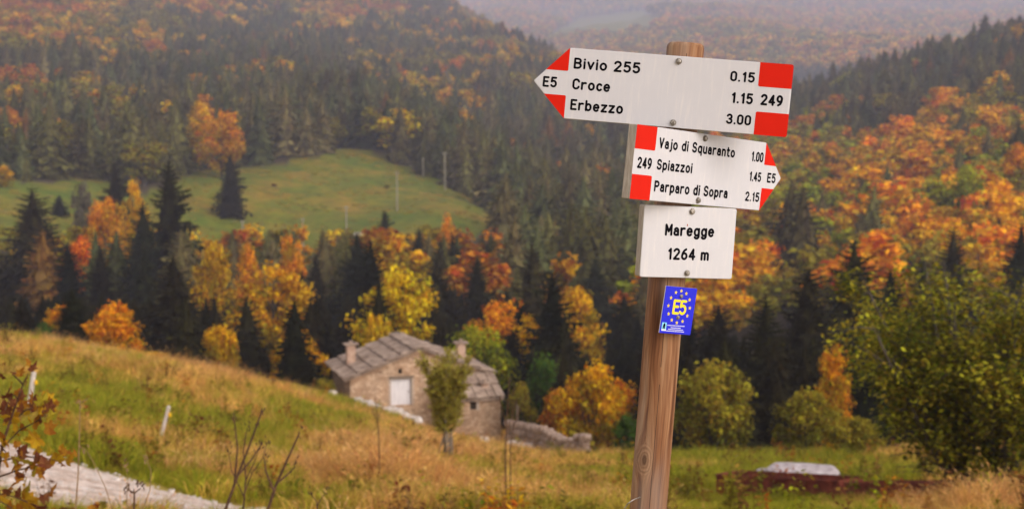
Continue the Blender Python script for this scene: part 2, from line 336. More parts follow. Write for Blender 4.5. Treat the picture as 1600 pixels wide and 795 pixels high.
# ------------------------------------------------------------------ tree prototypes (normalised: height 1)
def leaf_attrs(nf, var, rnd): return {'leafvar': ('FACE', 'FLOAT', var), 'leafrnd': ('FACE', 'FLOAT', rnd)}
def spruce_mesh(seed, levels=34, per=7, seg=5, rad=0.17, trunk=False, ragged=0.25):
    r = np.random.default_rng(seed); V = []; Fc = []; var = []; rnd = []; mi = []
    def tri(a, b, c, vv):
        n = len(V); V.extend([a, b, c]); Fc.append((n, n + 1, n + 2)); var.append(vv); rnd.append(r.random()); mi.append(0)
    for i in range(levels):
        f = i / (levels - 1); h = 0.05 + 0.93 * f ** 0.93
        base = rad * (1 - f) ** 0.66 * (0.75 + 0.25 * min(1, f * 8)) + 0.007
        k = max(4, int(per * (1 - 0.35 * f)))
        a0 = r.random() * 6.28
        for j in range(k):
            a = a0 + 6.283 * j / k + r.normal(0, 0.22); L = base * (1 + r.normal(0, ragged)); L = max(L, 0.006)
            ca, sa = math.cos(a), math.sin(a); droop = (0.42 - 0.55 * f) * L * r.uniform(0.7, 1.4)
            vv = np.clip(r.normal(0.35, 0.2), 0, 1); prev = None
            for s in range(seg + 1):
                q = s / seg; rr = L * q; z = h - droop * q * q + 0.12 * L * q ** 3 + 0.02 * (0.5 - q) * L
                p = (ca * rr, sa * rr, z)
                if prev is not None:
                    w = L * (0.46 * (1 - q) + 0.16) * r.uniform(0.7, 1.3); hang = min(w, 0.05) * r.uniform(0.7, 1.4)
                    for sgn in (-1, 1):
                        t = (p[0] + ca * w * 0.35 - sa * sgn * w, p[1] + sa * w * 0.35 + ca * sgn * w, z - hang * 0.55)
                        tri(prev, p, t, np.clip(vv + r.normal(0, 0.15), 0, 1))
                    tri(prev, p, ((p[0] + prev[0]) / 2 + r.normal(0, 0.1) * w, (p[1] + prev[1]) / 2 + r.normal(0, 0.1) * w, z - hang), vv)
                prev = p
    core = max(8, levels // 2); K = 11 if trunk else 9      # the dense inner twigs: stacked ragged skirts
    for i in range(core):
        f = i / core; h = 0.07 + 0.86 * f; br = rad * (0.80 if trunk else 0.70) * (1 - f) ** 0.72; dh = 1.7 / core
        for j in range(K):
            a = 6.283 * (j + r.uniform(-.3, .3)) / K; a2 = a + 6.283 / K * 1.25; am = (a + a2) / 2; q = br * r.uniform(0.75, 1.25); vv = np.clip(r.normal(0.45, 0.2), 0, 1); top = (0.0, 0.0, min(h + dh * 0.9, 0.985)); zz = h - dh * r.uniform(0.1, 0.5)
            tri(top, (math.cos(a) * q, math.sin(a) * q, zz), (math.cos(am) * q * 1.2, math.sin(am) * q * 1.2, zz - dh * 0.25), vv); tri(top, (math.cos(am) * q * 1.2, math.sin(am) * q * 1.2, zz - dh * 0.25), (math.cos(a2) * q, math.sin(a2) * q, zz), vv)
    V = np.array(V); Fc = np.array(Fc); mats = [M['needle']]
    if trunk:
        b = MB(); b.tube([(0, 0, -0.03), (0, 0, 0.5), (0, 0, 0.97)], [0.016, 0.009, 0.001], 5)
        nb = len(V); tf = []
        for f in b.f:
            for q in range(1, len(f) - 1): tf.append((f[0] + nb, f[q] + nb, f[q + 1] + nb))
        V = np.vstack([V, b.v]); Fc = np.vstack([Fc, tf]); var += [0.5] * len(tf); rnd += [0.5] * len(tf); mi += [1] * len(tf); mats.append(M['bark'])
    return mesh_np('spruce_crown', V, Fc, mats, mi, False, leaf_attrs(len(Fc), var, rnd))
def broad_mesh(seed, lobes=42, per=75, leaf=0.026, rad=0.30, cz=0.58, hz=0.42, trunk=False, rtop=0.6, lob=0.115):
    r = np.random.default_rng(seed); P = []; N = []; Lv = []; limbs = []
    for i in range(lobes):
        for _ in range(40):
            p = r.uniform(-1, 1, 3)
            if 0.35 < np.linalg.norm(p) < 1.06: break
        w = 1 - (1 - rtop) * max(0, p[2]) ** 1.2
        c = np.array([p[0] * rad * w, p[1] * rad * w, cz + p[2] * hz * 0.9]); lr = lob * r.uniform(0.45, 1.25)
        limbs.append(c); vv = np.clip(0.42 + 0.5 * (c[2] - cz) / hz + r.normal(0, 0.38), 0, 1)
        nrm = r.normal(size=(per, 3)); nrm /= np.linalg.norm(nrm, axis=1)[:, None]
        q = c + nrm * lr * np.array([1, 1, 0.8]) * r.uniform(0.35, 1.22, (per, 1))
        P.append(q); N.append(nrm + r.normal(0, 0.7, (per, 3)) + np.array([0, 0, 0.5])); Lv.append(np.clip(vv + r.normal(0, 0.14, per), 0, 1))
    P = np.vstack(P); N = np.vstack(N); N /= np.linalg.norm(N, axis=1)[:, None]; Lv = np.concatenate(Lv); n = len(P)
    A = np.cross(N, r.normal(size=(n, 3))); A /= np.linalg.norm(A, axis=1)[:, None]; B = np.cross(N, A)
    s = leaf * r.uniform(0.6, 1.35, (n, 1)); A = A * s; B = B * s * 0.75
    V = np.stack([P - A, P + B, P + A, P - B], 1).reshape(-1, 3)
    V[2::4] -= N * s * 0.35
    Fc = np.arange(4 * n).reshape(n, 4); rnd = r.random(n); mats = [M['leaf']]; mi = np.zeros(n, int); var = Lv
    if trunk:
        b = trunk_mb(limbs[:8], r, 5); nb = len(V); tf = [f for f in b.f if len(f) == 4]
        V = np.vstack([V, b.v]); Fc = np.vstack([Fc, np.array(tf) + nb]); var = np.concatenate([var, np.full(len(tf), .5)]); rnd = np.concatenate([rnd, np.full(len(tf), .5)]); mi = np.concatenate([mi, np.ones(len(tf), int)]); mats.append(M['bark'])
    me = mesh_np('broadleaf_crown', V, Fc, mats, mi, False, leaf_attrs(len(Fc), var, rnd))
    return me, limbs
def trunk_mb(limbs, r, n=6):
    b = MB(); b.tube([(0, 0, -0.04), (0.004, 0.003, 0.2), (-0.003, 0.005, 0.45), (0.002, 0, 0.8)], [0.022, 0.017, 0.012, 0.003], n)
    for c in limbs:
        h = max(0.14, c[2] - 0.28 * np.hypot(c[0], c[1]) - 0.12); mid = (c[0] * 0.5, c[1] * 0.5, (h + c[2]) / 2 + 0.02)
        b.tube([(0, 0, h), mid, tuple(c)], [0.009, 0.006, 0.002], 4, cap=False)
    return b
# detailed kinds (crown and trunk meshes apart), middle kinds (one mesh), far kinds
SPR = [spruce_mesh(100 + i, 36, 8, 5, 0.17 + 0.03 * (i % 3), ragged=0.2 + 0.07 * (i % 3)) for i in range(6)]
tb = MB(); tb.tube([(0, 0, -0.03), (0.002, 0, 0.5), (0, 0, 0.97)], [0.017, 0.010, 0.001], 7); SPR_T = tb.mesh('spruce_trunk', [M['bark']], True)
BRD = []
for i in range(7):
    me, lb = broad_mesh(200 + i, 64, 105, 0.0175, 0.28 + 0.03 * (i % 3), 0.54 - 0.02 * (i % 2), 0.47, rtop=0.45 + 0.1 * (i % 3))
    BRD.append((me, trunk_mb(lb[:14], None, 7).mesh('broadleaf_trunk', [M['bark']], True)))
BSH = []
for i in range(4):
    me, lb = broad_mesh(300 + i, 60, 100, 0.024, 0.42, 0.47, 0.47, rtop=0.75, lob=0.15)
    b = MB(); rr = random.Random(i)
    for j in range(7):
        c = lb[j]; b.tube([(rr.uniform(-.03, .03), rr.uniform(-.03, .03), -0.05), (c[0] * .4, c[1] * .4, c[2] * .5), tuple(c)], [0.016, 0.011, 0.003], 5)
    BSH.append((me, b.mesh('bush_stems', [M['bark']], True)))
SPM = [spruce_mesh(400 + i, 24, 8, 3, 0.205 + 0.03 * (i % 3), True, 0.26) for i in range(6)]
BRM = [broad_mesh(500 + i, 26, 50, 0.036, 0.30 + 0.03 * (i % 3), trunk=True, lob=0.13, rtop=0.55)[0] for i in range(6)]
FRM = [broad_mesh(600 + i, 9, 20, 0.085, 0.36, lob=0.2, rtop=0.7)[0] for i in range(4)] + [spruce_mesh(650 + i, 9, 5, 2, 0.2, False, 0.3) for i in range(2)]

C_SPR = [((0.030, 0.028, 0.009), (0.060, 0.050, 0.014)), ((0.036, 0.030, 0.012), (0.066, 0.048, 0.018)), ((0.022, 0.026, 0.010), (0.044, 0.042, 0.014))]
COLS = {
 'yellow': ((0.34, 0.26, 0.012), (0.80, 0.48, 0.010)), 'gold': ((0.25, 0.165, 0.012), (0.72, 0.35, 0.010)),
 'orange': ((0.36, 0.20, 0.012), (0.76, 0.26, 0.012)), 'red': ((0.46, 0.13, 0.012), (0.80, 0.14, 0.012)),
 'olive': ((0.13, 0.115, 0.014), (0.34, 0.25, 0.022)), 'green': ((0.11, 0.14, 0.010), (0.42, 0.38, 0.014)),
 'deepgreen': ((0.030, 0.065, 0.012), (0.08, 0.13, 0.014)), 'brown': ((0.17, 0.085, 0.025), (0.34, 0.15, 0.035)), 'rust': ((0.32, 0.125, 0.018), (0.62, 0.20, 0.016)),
 'grey': ((0.12, 0.10, 0.07), (0.18, 0.15, 0.10)),
}
def tint(o, a, b, jit=0.0):
    f = 1 + R.uniform(-jit, jit)
    o['tint'] = [a[0] * f, a[1] * f, a[2] * f]; o['tint2'] = [b[0] * f, b[1] * f, b[2] * f]

# ------------------------------------------------------------------ the named trees of the valley (pixel column, top row, distance, half width px)
def plant_tree(kind, px, top, Y, hw, col, label, group=None, sink=0.0):
    u, _ = ray(px, 500); x = u * Y; z = g1(x, Y)
    bx, by = pix(np.array(x), np.array(float(Y)), np.array(z)); _, t = ray(px, top)
    H = max(t * Y - z, 1.0); Wd = hw * Y / F
    name = {'spruce': 'spruce_tree', 'broad': 'broadleaf_tree', 'bush': 'autumn_bush'}[kind]
    root = empty(name, (x, Y, z - sink), R.uniform(0, 6.28), label, {'spruce': 'spruce', 'broad': 'tree', 'bush': 'bush'}[kind], group)
    if kind == 'spruce':
        i = R.randrange(len(SPR)); cm, tm = SPR[i], SPR_T; w = 1.3 * Wd / (0.17 + 0.03 * (i % 3))
    elif kind == 'broad':
        i = R.randrange(len(BRD)); cm, tm = BRD[i]; w = Wd / (0.33 + 0.03 * (i % 3))
    else:
        i = R.randrange(len(BSH)); cm, tm = BSH[i]; w = Wd / 0.5
    hs = H / (0.99 if kind == 'spruce' else 1.04)
    c = link(bpy.data.objects.new('crown', cm), root); t_ = link(bpy.data.objects.new('trunk', tm), root)
    for o in (c, t_): o.scale = (w, w, hs)
    if kind == 'spruce' and col is None:
        a, b = R.choice(C_SPR); f = R.uniform(0.32, 0.7); tint(c, [q * f for q in a], [q * f for q in b], 0.1)
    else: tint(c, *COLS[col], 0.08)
    NAMED.append((x, Y, max(Wd, 1.0)))
    return root
NAMED = []
S, B_, U = 'spruce', 'broad', 'bush'
TREES = [
 (S, 55, 288, 235, 46, None, 'tall broad dark spruce standing alone at the far left below the meadow'),
 (S, 109, 375, 205, 28, None, 'dark pointed spruce in front of the red-orange tree, to its left'),
 (S, 159, 378, 200, 30, None, 'dark pointed spruce in front of the red-orange tree, to its right'),
 (B_, 128, 364, 222, 30, 'red', 'small bright red-orange tree peeping out between two dark spruces'),
 (B_, 167, 296, 262, 33, 'orange', 'tall orange-gold tree rising behind the two pointed spruces at left'),
 (B_, 211, 268, 275, 24, 'gold', 'narrow golden tree between two tall spruces at the meadow edge'),
 (B_, 134, 268, 300, 20, 'grey', 'thin grey half-bare tree in front of the left meadow'),
 (S, 184, 250, 315, 26, None, 'slim dark spruce behind the tall orange-gold tree'),
 (S, 268, 244, 232, 38, None, 'tall ragged spruce with spreading branches against the green meadow'),
 (S, 226, 308, 226, 32, None, 'dark spruce directly left of the tall ragged spruce'),
 (S, 228, 382, 185, 27, None, 'dark spruce squeezed behind the broad brownish spruce at left'),
 (S, 272, 393, 148, 50, None, 'broad brownish spruce hung with cones, standing on the meadow crest'),
 (B_, 335, 358, 190, 36, 'gold', 'dark-bodied tree with golden top right of the broad cone-hung spruce'),
 (B_, 389, 370, 205, 24, 'orange', 'slender orange-topped tree below the meadow, left of the big yellow one'),
 (B_, 456, 354, 205, 26, 'orange', 'tall orange-gold tree reaching up to the meadow behind the big yellow tree'),
 (B_, 428, 400, 160, 66, 'gold', 'big spreading yellow tree left of the stone house'),
 (U, 342, 488, 124, 32, 'gold', 'orange and olive bush between brownish spruce and big yellow tree'),
 (U, 180, 466, 103, 48, 'orange', 'round glowing orange bush on the crest of the near meadow'),
 (U, 92, 463, 116, 26, 'orange', 'small orange bush behind a dark young spruce at the crest'),
 (S, 113, 448, 106, 33, None, 'dark young spruce left of the round glowing orange bush'),
 (S, 68, 500, 102, 20, 'deepgreen', 'small green young spruce on the crest at far left'),
 (U, 216, 545, 97, 42, 'gold', 'low golden bush at the foot of the broad brownish spruce'),
 (S, 97, 304, 345, 11, None, 'small lone spruce on the left part of the green meadow'),
 (S, 363, 238, 388, 19, None, 'lone spruce standing out on the open green hillside meadow'),
 (U, 8, 256, 372, 22, 'gold', 'round yellow bush at the left end of the hillside meadow'),
 (B_, 350, 166, 440, 42, 'orange', 'large glowing orange tree at the upper edge of the meadow'),
 (B_, 318, 150, 455, 26, 'gold', 'tall golden tree left of the large glowing orange tree'),
 (S, 494, 394, 215, 17, None, 'thin dark spruce right of the big yellow tree'),
 (S, 472, 420, 190, 22, None, 'dark spruce half hidden behind the big yellow tree'),
 (U, 465, 508, 118, 44, 'gold', 'yellow-brown bush in front of the big yellow tree, left of house'),
 (S, 478, 556, 108, 24, None, 'low dark spruce beside the left wall of the stone house'),
 (U, 508, 585, 104, 18, 'olive', 'olive bush touching the left corner of the stone house'),
 (S, 559, 358, 212, 36, None, 'dark spruce behind the yellow tree, left of the house ridge'),
 (S, 602, 324, 265, 21, None, 'dark spruce whose tip stands against the lower meadow'),
 (S, 655, 352, 262, 22, None, 'spruce at the lower right end of the meadow'),
 (B_, 700, 334, 290, 20, 'orange', 'small orange tree at the right tip of the meadow'),
 (S, 688, 366, 245, 16, None, 'slim spruce in front of small orange tree, on its left'),
 (S, 707, 360, 250, 15, None, 'slim spruce in front of small orange tree, on its right'),
 (S, 580, 372, 175, 42, None, 'broad dark spruce right behind the yellow tree above the house'),
 (B_, 622, 390, 134, 68, 'yellow', 'bright yellow tree standing directly behind the stone house'),
 (U, 590, 470, 128, 34, 'yellow', 'yellow bush behind the ridge of the stone house'),
 (S, 545, 462, 150, 34, None, 'very dark spruce behind the left roof slope of the house'),
 (S, 682, 398, 185, 36, None, 'dark spruce immediately right of the bright yellow tree'),
 (S, 746, 392, 205, 30, None, 'dark spruce left of the reddish dying spruce'),
 (S, 773, 384, 232, 19, 'brown', 'reddish-brown dying spruce above the orange tree'),
 (S, 832, 375, 178, 42, None, 'tall dark spruce behind the orange tree right of house'),
 (S, 862, 418, 128, 48, None, 'large near-black spruce right of the orange and green trees'),
 (B_, 778, 456, 150, 66, 'orange', 'orange tree rising behind the right chimney of the house'),
 (B_, 745, 496, 126, 64, 'green', 'fresh green tree with yellow edge beside the right chimney'),
 (B_, 832, 485, 134, 42, 'gold', 'narrow golden tree between orange tree and near-black spruce'),
 (U, 850, 543, 106, 42, 'deepgreen', 'deep green bush to the right of the house lean-to'),
 (U, 816, 590, 104, 26, 'olive', 'low olive bush beside the right wall of the lean-to'),
 (U, 925, 552, 96, 62, 'gold', 'large golden bush left of the signpost, behind stone wall end'),
 (U, 892, 586, 100, 48, 'rust', 'rust-brown bush behind the dry stone wall'),
 (B_, 905, 436, 165, 46, 'gold', 'golden tree behind the near-black spruce, left of the signs'),
 (U, 966, 578, 104, 44, 'orange', 'orange bush touching the left side of the signpost'),
 (S, 975, 455, 172, 40, None, 'dark spruce directly left of the place-name board'),
 (S, 930, 395, 225, 30, None, 'spruce left of the place-name board, further back'),
 (U, 985, 640, 90, 30, 'deepgreen', 'dark green bush low behind the signpost'),
 (U, 1118, 553, 76, 74, 'olive', 'large round olive bush right of the signpost at the meadow edge'),
 (S, 1196, 456, 108, 44, None, 'black-green spruce in gap between the round olive bushes'),
 (S, 1262, 412, 118, 56, None, 'dark spruce left of the tallest spruce on the right'),
 (S, 1333, 368, 122, 66, None, 'tallest dark spruce right of the signs, with broad base'),
 (S, 1390, 412, 126, 52, None, 'dark spruce right of the tallest spruce'),
 (S, 1122, 470, 128, 46, None, 'dark spruce behind the large round olive bush'),
 (S, 1075, 500, 130, 36, None, 'dark spruce hidden partly by the signpost, right side'),
 (B_, 1304, 532, 84, 34, 'orange', 'small orange tree behind the leafy shrub on the right'),
 (U, 1262, 596, 74, 58, 'olive', 'round olive bush behind the pale cover on the meadow'),
 (U, 1342, 640, 68, 46, 'olive', 'low olive bush between round olive bush and leafy shrub'),
 (S, 1487, 348, 170, 36, None, 'dark spruce above the leafy shrub at right'),
 (S, 1592, 342, 165, 36, None, 'dark spruce at the right edge of the view'),
 (S, 1440, 396, 160, 30, None, 'dark spruce left of the one above the leafy shrub'),
 (B_, 1508, 248, 305, 40, 'green', 'yellow-green tree in the orange woods on the right slope'),
 (B_, 1552, 268, 290, 32, 'orange', 'bright orange tree beside the yellow-green tree on right slope'),
 (B_, 1585, 215, 330, 36, 'orange', 'orange tree at right edge above the yellow-green tree'),
]
for t in TREES: plant_tree(*t)

# ------------------------------------------------------------------ the woods
def scatter(y0, y1, cell, pxlo, pxhi):
    out = []; y = y0
    while y < y1:
        c = cell * (1 + max(0, y - 900) / 2500)
        n = int((pxhi - pxlo) / F * y / c)
        x = ((pxlo - CX) / F + (np.arange(n) + 0.5) / n * (pxhi - pxlo) / F) * y + RNG.uniform(-.5, .5, n) * c
        out.append(np.stack([x, y + RNG.uniform(-.5, .5, n) * c], 1)); y += c
    return np.vstack(out)
def forest_points():
    P = np.vstack([scatter(92, 215, 6.5, -900, 2300), scatter(215, 1000, 9.8, -900, 2300), scatter(1000, 2050, 10.0, -700, 2100)])
    x, y = P.T; z = gz(x, y); px, py = pix(x, y, z)
    n = len(P); keep = np.ones(n, bool)
    keep &= ~((y > 290) & (y < 640) & meadow(px, py, x, y))
    keep &= ~((px < 520) & (y < 112)); keep &= ~((px >= 480) & (px < 830) & (y < 126)); keep &= ~((px >= 830) & (px < 1000) & (y < 100))
    keep &= ~((px < 540) & (px > -60) & (y < 345) & (RNG.random(n) < np.where(y > 175, 0.35, 0.3)))
    for tx, ty, tr in NAMED: keep &= np.hypot(x - tx, (y - ty)) > tr * 0.6
    # species
    cl = fbm(x / 45, y / 45, 21, 3); ps = np.full(n, 0.74)
    left = px < 1020
    ps = np.where(left & (px < 260) & (py < 120 + 0.0 * px), 0.10, ps)
    ps = np.where(left & (px >= 260) & (py < 75), 0.42, ps)
    ps = np.where(left & (px >= 540) & (py < 170), 0.50, ps)
    ps = np.where(left & (px > 740) & (py > 190), 0.93, ps)
    ps = np.where(~left & (y < 215), 1.2, ps)
    ps = np.where(~left & (y >= 215) & (py > 238 - 0.02 * (px - 1200)), 0.22, ps)
    ps = np.where(~left & (py <= 238), 0.86, ps)
    ps = np.where((px > 1440) & (py <= 290) & (py > 180), 0.30, ps)
    ps = np.where(left & (y < 215), np.where(px < 540, 1.0, 1.2), ps)
    spr = cl < 0.5 + (ps - 0.5) * 0.62 + RNG.normal(0, 0.06, n)
    # heights
    h = np.where(spr, RNG.normal(20, 4.5, n), RNG.normal(15, 2.8, n))
    h = np.where((px > 1020) & (y > 215), h * 0.82, h)
    h = np.where(y < 215, np.where(spr, RNG.uniform(7, 12.5, n), RNG.uniform(5, 9.5, n)), h); h = np.clip(h, 4, 25)
    _, ptop = pix(x, y, z + h)
    lim = np.where(px < 520, 455, np.where(px < 780, 430, np.where(px < 1010, 440, 515)))
    lim = np.where((y > 215) & (y < 345), np.where(px < 520, 352, np.where(px < 770, 358, 0)), lim); lim = np.where(y >= 345, np.where((y < 480) & (px > 480) & (px < 800) & (py > 338), 350, -9999), lim)
    over = ptop < lim
    hn = np.where(over, h * np.clip((py - lim) / np.maximum(py - ptop, 1), 0.0, 1), h)
    keep &= hn > 3.2
    crest = np.interp(px, [0, 250, 500, 545, 600, 790, 830, 1000, 1600], [525, 570, 615, 570, 530, 570, 640, 705, 705]); _, pt2 = pix(x, y, z + hn); keep &= ~((y < 215) & (pt2 > crest - 6))
    return x[keep], y[keep], z[keep], hn[keep], spr[keep], px[keep], py[keep]
fx, fy, fz, fh, fs, fpx, fpy = forest_points()
BTL = ['olive', 'gold', 'olive', 'gold', 'yellow', 'olive', 'gold', 'rust']
BTR = ['olive', 'gold', 'orange', 'gold', 'orange', 'rust', 'gold', 'olive', 'green']
CNAME = [''] * len(fx); T1 = np.zeros((len(fx), 3)); T2 = np.zeros((len(fx), 3))
hue = fbm(fx / 60 + 5, fy / 60, 40, 2)
for i in range(len(fx)):
    if fs[i]:
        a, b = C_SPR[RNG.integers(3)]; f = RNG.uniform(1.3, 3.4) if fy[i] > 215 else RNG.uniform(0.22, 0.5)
        if RNG.random() < 0.02: a, b = COLS['brown']; f = 0.7
    else:
        L_ = BTL if fpx[i] < 1020 else BTR
        CNAME[i] = L_[int(np.clip((hue[i] - 0.25) * 2 * len(L_) + RNG.normal(0, 2.2), 0, len(L_) - 1))]; a, b = COLS[CNAME[i]]; f = RNG.uniform(0.7, 1.1) * (1 if fpx[i] < 1020 else 1.25)
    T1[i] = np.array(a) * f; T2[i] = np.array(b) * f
rot = RNG.uniform(0, 6.28, len(fx)); wid = RNG.uniform(0.85, 1.2, len(fx))
pick = RNG.integers(0, 6, len(fx))
LMK = [(55, 400, 'the tall broad spruce at far left'), (120, 430, 'the pointed spruce pair at left'), (180, 520, 'the round glowing orange bush'), (272, 480, 'the broad cone-hung spruce'), (340, 540, 'the orange and olive bush'), (430, 480, 'the big spreading yellow tree'),
       (475, 560, 'the left wall of the house'), (550, 500, 'the left roof slope of the house'), (622, 450, 'the bright yellow tree'), (690, 430, 'the ridge of the house'), (720, 520, 'the right chimney of the house'), (778, 500, 'the orange tree behind the house'), (773, 400, 'the reddish dying spruce'), (832, 400, 'the tall dark spruce by the orange tree'),
       (862, 500, 'the large near-black spruce'), (915, 460, 'the golden tree near the signs'), (925, 620, 'the large golden bush'), (965, 370, 'the left edge of the place-name board'), (1010, 480, 'the blue star plate'), (1120, 500, 'the large round olive bush'), (1180, 380, 'the right edge of the place-name board'), (1225, 280, 'the right-pointing arrow tip'), (1265, 160, 'the right end of the upper board'),
       (1265, 480, 'the spruce left of the tallest one'), (1333, 440, 'the tallest dark spruce on the right'), (1304, 580, 'the small orange tree by the shrub'), (1400, 400, 'the spruce right of the tallest one'), (1487, 390, 'the spruce above the leafy shrub'), (1480, 480, 'the top of the leafy shrub'), (1508, 290, 'the yellow-green tree on the slope'), (1580, 380, 'the spruce at the right edge'),
       (1340, 280, 'the orange patch on the right slope'), (1420, 200, 'the dark spruces high on the right slope'), (363, 220, 'the lone spruce on the meadow'), (345, 180, 'the large glowing orange tree'), (550, 220, 'the top of the hillside meadow'), (650, 240, 'the upper utility poles'), (740, 320, 'the right tip of the meadow'), (40, 230, 'the left end of the meadow'), (200, 250, 'the golden tree by the meadow'), (450, 230, 'the upper rim of the meadow'), (860, 280, 'the left end of the middle board'), (840, 170, 'the left-pointing arrow tip')]
LMX = np.array([(a, b) for a, b, c in LMK], float)
def zone_label(i):
    px = fpx[i]; top = fpy[i] - fh[i] * F / fy[i]; mid = (fpy[i] + top) / 2 - (fpy[i] - top) * 0.2
    k = int(np.argmin((LMX[:, 0] - px) ** 2 + (LMX[:, 1] - mid) ** 2)); dx, dy = px - LMX[k, 0], mid - LMX[k, 1]
    rel = ('right of' if dx > 0 else 'left of') if abs(dx) > abs(dy) else ('below' if dy > 0 else 'above')
    far = 'just ' if math.hypot(dx, dy) < 28 else ''; hp = fpy[i] - top; size = 'tall ' if hp > 120 else ('small ' if hp < 62 else '')
    if fs[i]: kind = size + ('brownish spruce' if T1[i][0] > T1[i][1] * 1.3 else 'dark spruce' if T1[i].max() < 0.045 else 'grey-green spruce')
    else: kind = size + {'olive': 'olive', 'gold': 'golden', 'yellow': 'yellow', 'orange': 'orange', 'red': 'red-orange', 'rust': 'rust-coloured', 'brown': 'brown', 'green': 'yellow-green'}[CNAME[i]] + ' broadleaf tree'
    return kind + ' ' + far + rel + ' ' + LMK[k][2]
inview = (fpx > -40) & (fpx < 1640) & (fpy - fh * F / fy < 800)
order = np.argsort(fy / (0.4 + 0.6 * inview)); used = np.zeros(len(fx), bool); cnt = {True: 0, False: 0}; LIM = {True: 250, False: 250}
for i in order:
    s = bool(fs[i])
    if not inview[i] or cnt[s] >= LIM[s]: continue
    cnt[s] += 1; used[i] = True
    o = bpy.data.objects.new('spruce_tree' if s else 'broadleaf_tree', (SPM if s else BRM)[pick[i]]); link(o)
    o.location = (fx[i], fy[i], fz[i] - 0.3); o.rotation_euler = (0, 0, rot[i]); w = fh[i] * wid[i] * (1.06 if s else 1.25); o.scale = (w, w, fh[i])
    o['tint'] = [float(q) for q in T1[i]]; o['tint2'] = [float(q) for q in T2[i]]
    lb = zone_label(i); tag(o, lb, 'spruce' if s else 'tree', lb.replace('just ', '') + ' cluster')
    if s and cnt[s] <= 6: SPM_OB = globals().setdefault('SPM_OB', {}); SPM_OB.setdefault(int(pick[i]), o)

def gn_scatter(name, pos, rotz, scl, pickv, t1, t2, meshes, label, cat, tilt=None):
    """one 'stuff' object: points that carry instances of the given meshes"""
    me = bpy.data.meshes.new(name); me.vertices.add(len(pos)); me.vertices.foreach_set('co', np.asarray(pos, np.float32).ravel())
    def at_(n, typ, arr, f='vector'):
        a = me.attributes.new(n, typ, 'POINT'); a.data.foreach_set(f, np.asarray(arr, np.int32 if typ == 'INT' else np.float32).ravel())
    rr = np.zeros((len(pos), 3)); rr[:, 2] = rotz
    if tilt is not None: rr[:, :2] = tilt
    at_('rot', 'FLOAT_VECTOR', rr); at_('scl', 'FLOAT_VECTOR', scl); at_('pick', 'INT', pickv, 'value')
    at_('tint', 'FLOAT_VECTOR', t1); at_('tint2', 'FLOAT_VECTOR', t2)
    o = link(bpy.data.objects.new(name, me))
    ng = bpy.data.node_groups.new(name, 'GeometryNodeTree'); n = ng.nodes; l = ng.links
    ng.interface.new_socket('Geometry', in_out='INPUT', socket_type='NodeSocketGeometry'); ng.interface.new_socket('Geometry', in_out='OUTPUT', socket_type='NodeSocketGeometry')
    gi = n.new('NodeGroupInput'); go = n.new('NodeGroupOutput'); iop = n.new('GeometryNodeInstanceOnPoints'); jo = n.new('GeometryNodeJoinGeometry')
    for src in list(meshes)[::-1]:
        oi = n.new('GeometryNodeObjectInfo'); oi.transform_space = 'ORIGINAL'; oi.inputs['Object'].default_value = src
        gi2 = n.new('GeometryNodeGeometryToInstance'); l.new(oi.outputs['Geometry'], gi2.inputs[0]); l.new(gi2.outputs[0], jo.inputs[0])
    def na(nm, typ):
        q = n.new('GeometryNodeInputNamedAttribute'); q.data_type = typ; q.inputs['Name'].default_value = nm; return q.outputs[0]
    l.new(gi.outputs[0], iop.inputs['Points']); l.new(jo.outputs[0], iop.inputs['Instance']); iop.inputs['Pick Instance'].default_value = True
    l.new(na('pick', 'INT'), iop.inputs['Instance Index']); l.new(na('scl', 'FLOAT_VECTOR'), iop.inputs['Scale'])
    e2r = n.new('FunctionNodeEulerToRotation'); l.new(na('rot', 'FLOAT_VECTOR'), e2r.inputs[0]); l.new(e2r.outputs[0], iop.inputs['Rotation'])
    l.new(iop.outputs[0], go.inputs[0]); md = o.modifiers.new('scatter', 'NODES'); md.node_group = ng
    return tag(o, label, cat, None, 'stuff')

def sources(prefix):
    seen = {}
    for o in bpy.data.objects:
        if o.type == 'MESH' and o.data in prefix and o.data.name not in seen: seen[o.data.name] = o
    return list(seen.values())
for kind in (True, False):
    sel = (~used) & (fs == kind); P = np.stack([fx, fy, fz - 0.3], 1)[sel]
    w = fh[sel] * wid[sel] * (1.06 if kind else 1.25)
    src = sources(SPM if kind else BRM)
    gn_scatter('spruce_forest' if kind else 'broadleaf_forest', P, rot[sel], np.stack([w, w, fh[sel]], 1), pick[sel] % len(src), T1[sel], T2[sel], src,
               'dark spruce forest covering the hazy mountain slopes' if kind else 'orange and yellow broadleaf forest covering the hazy mountain slopes', 'forest', RNG.normal(0, 0.03, (int(sel.sum()), 2)))
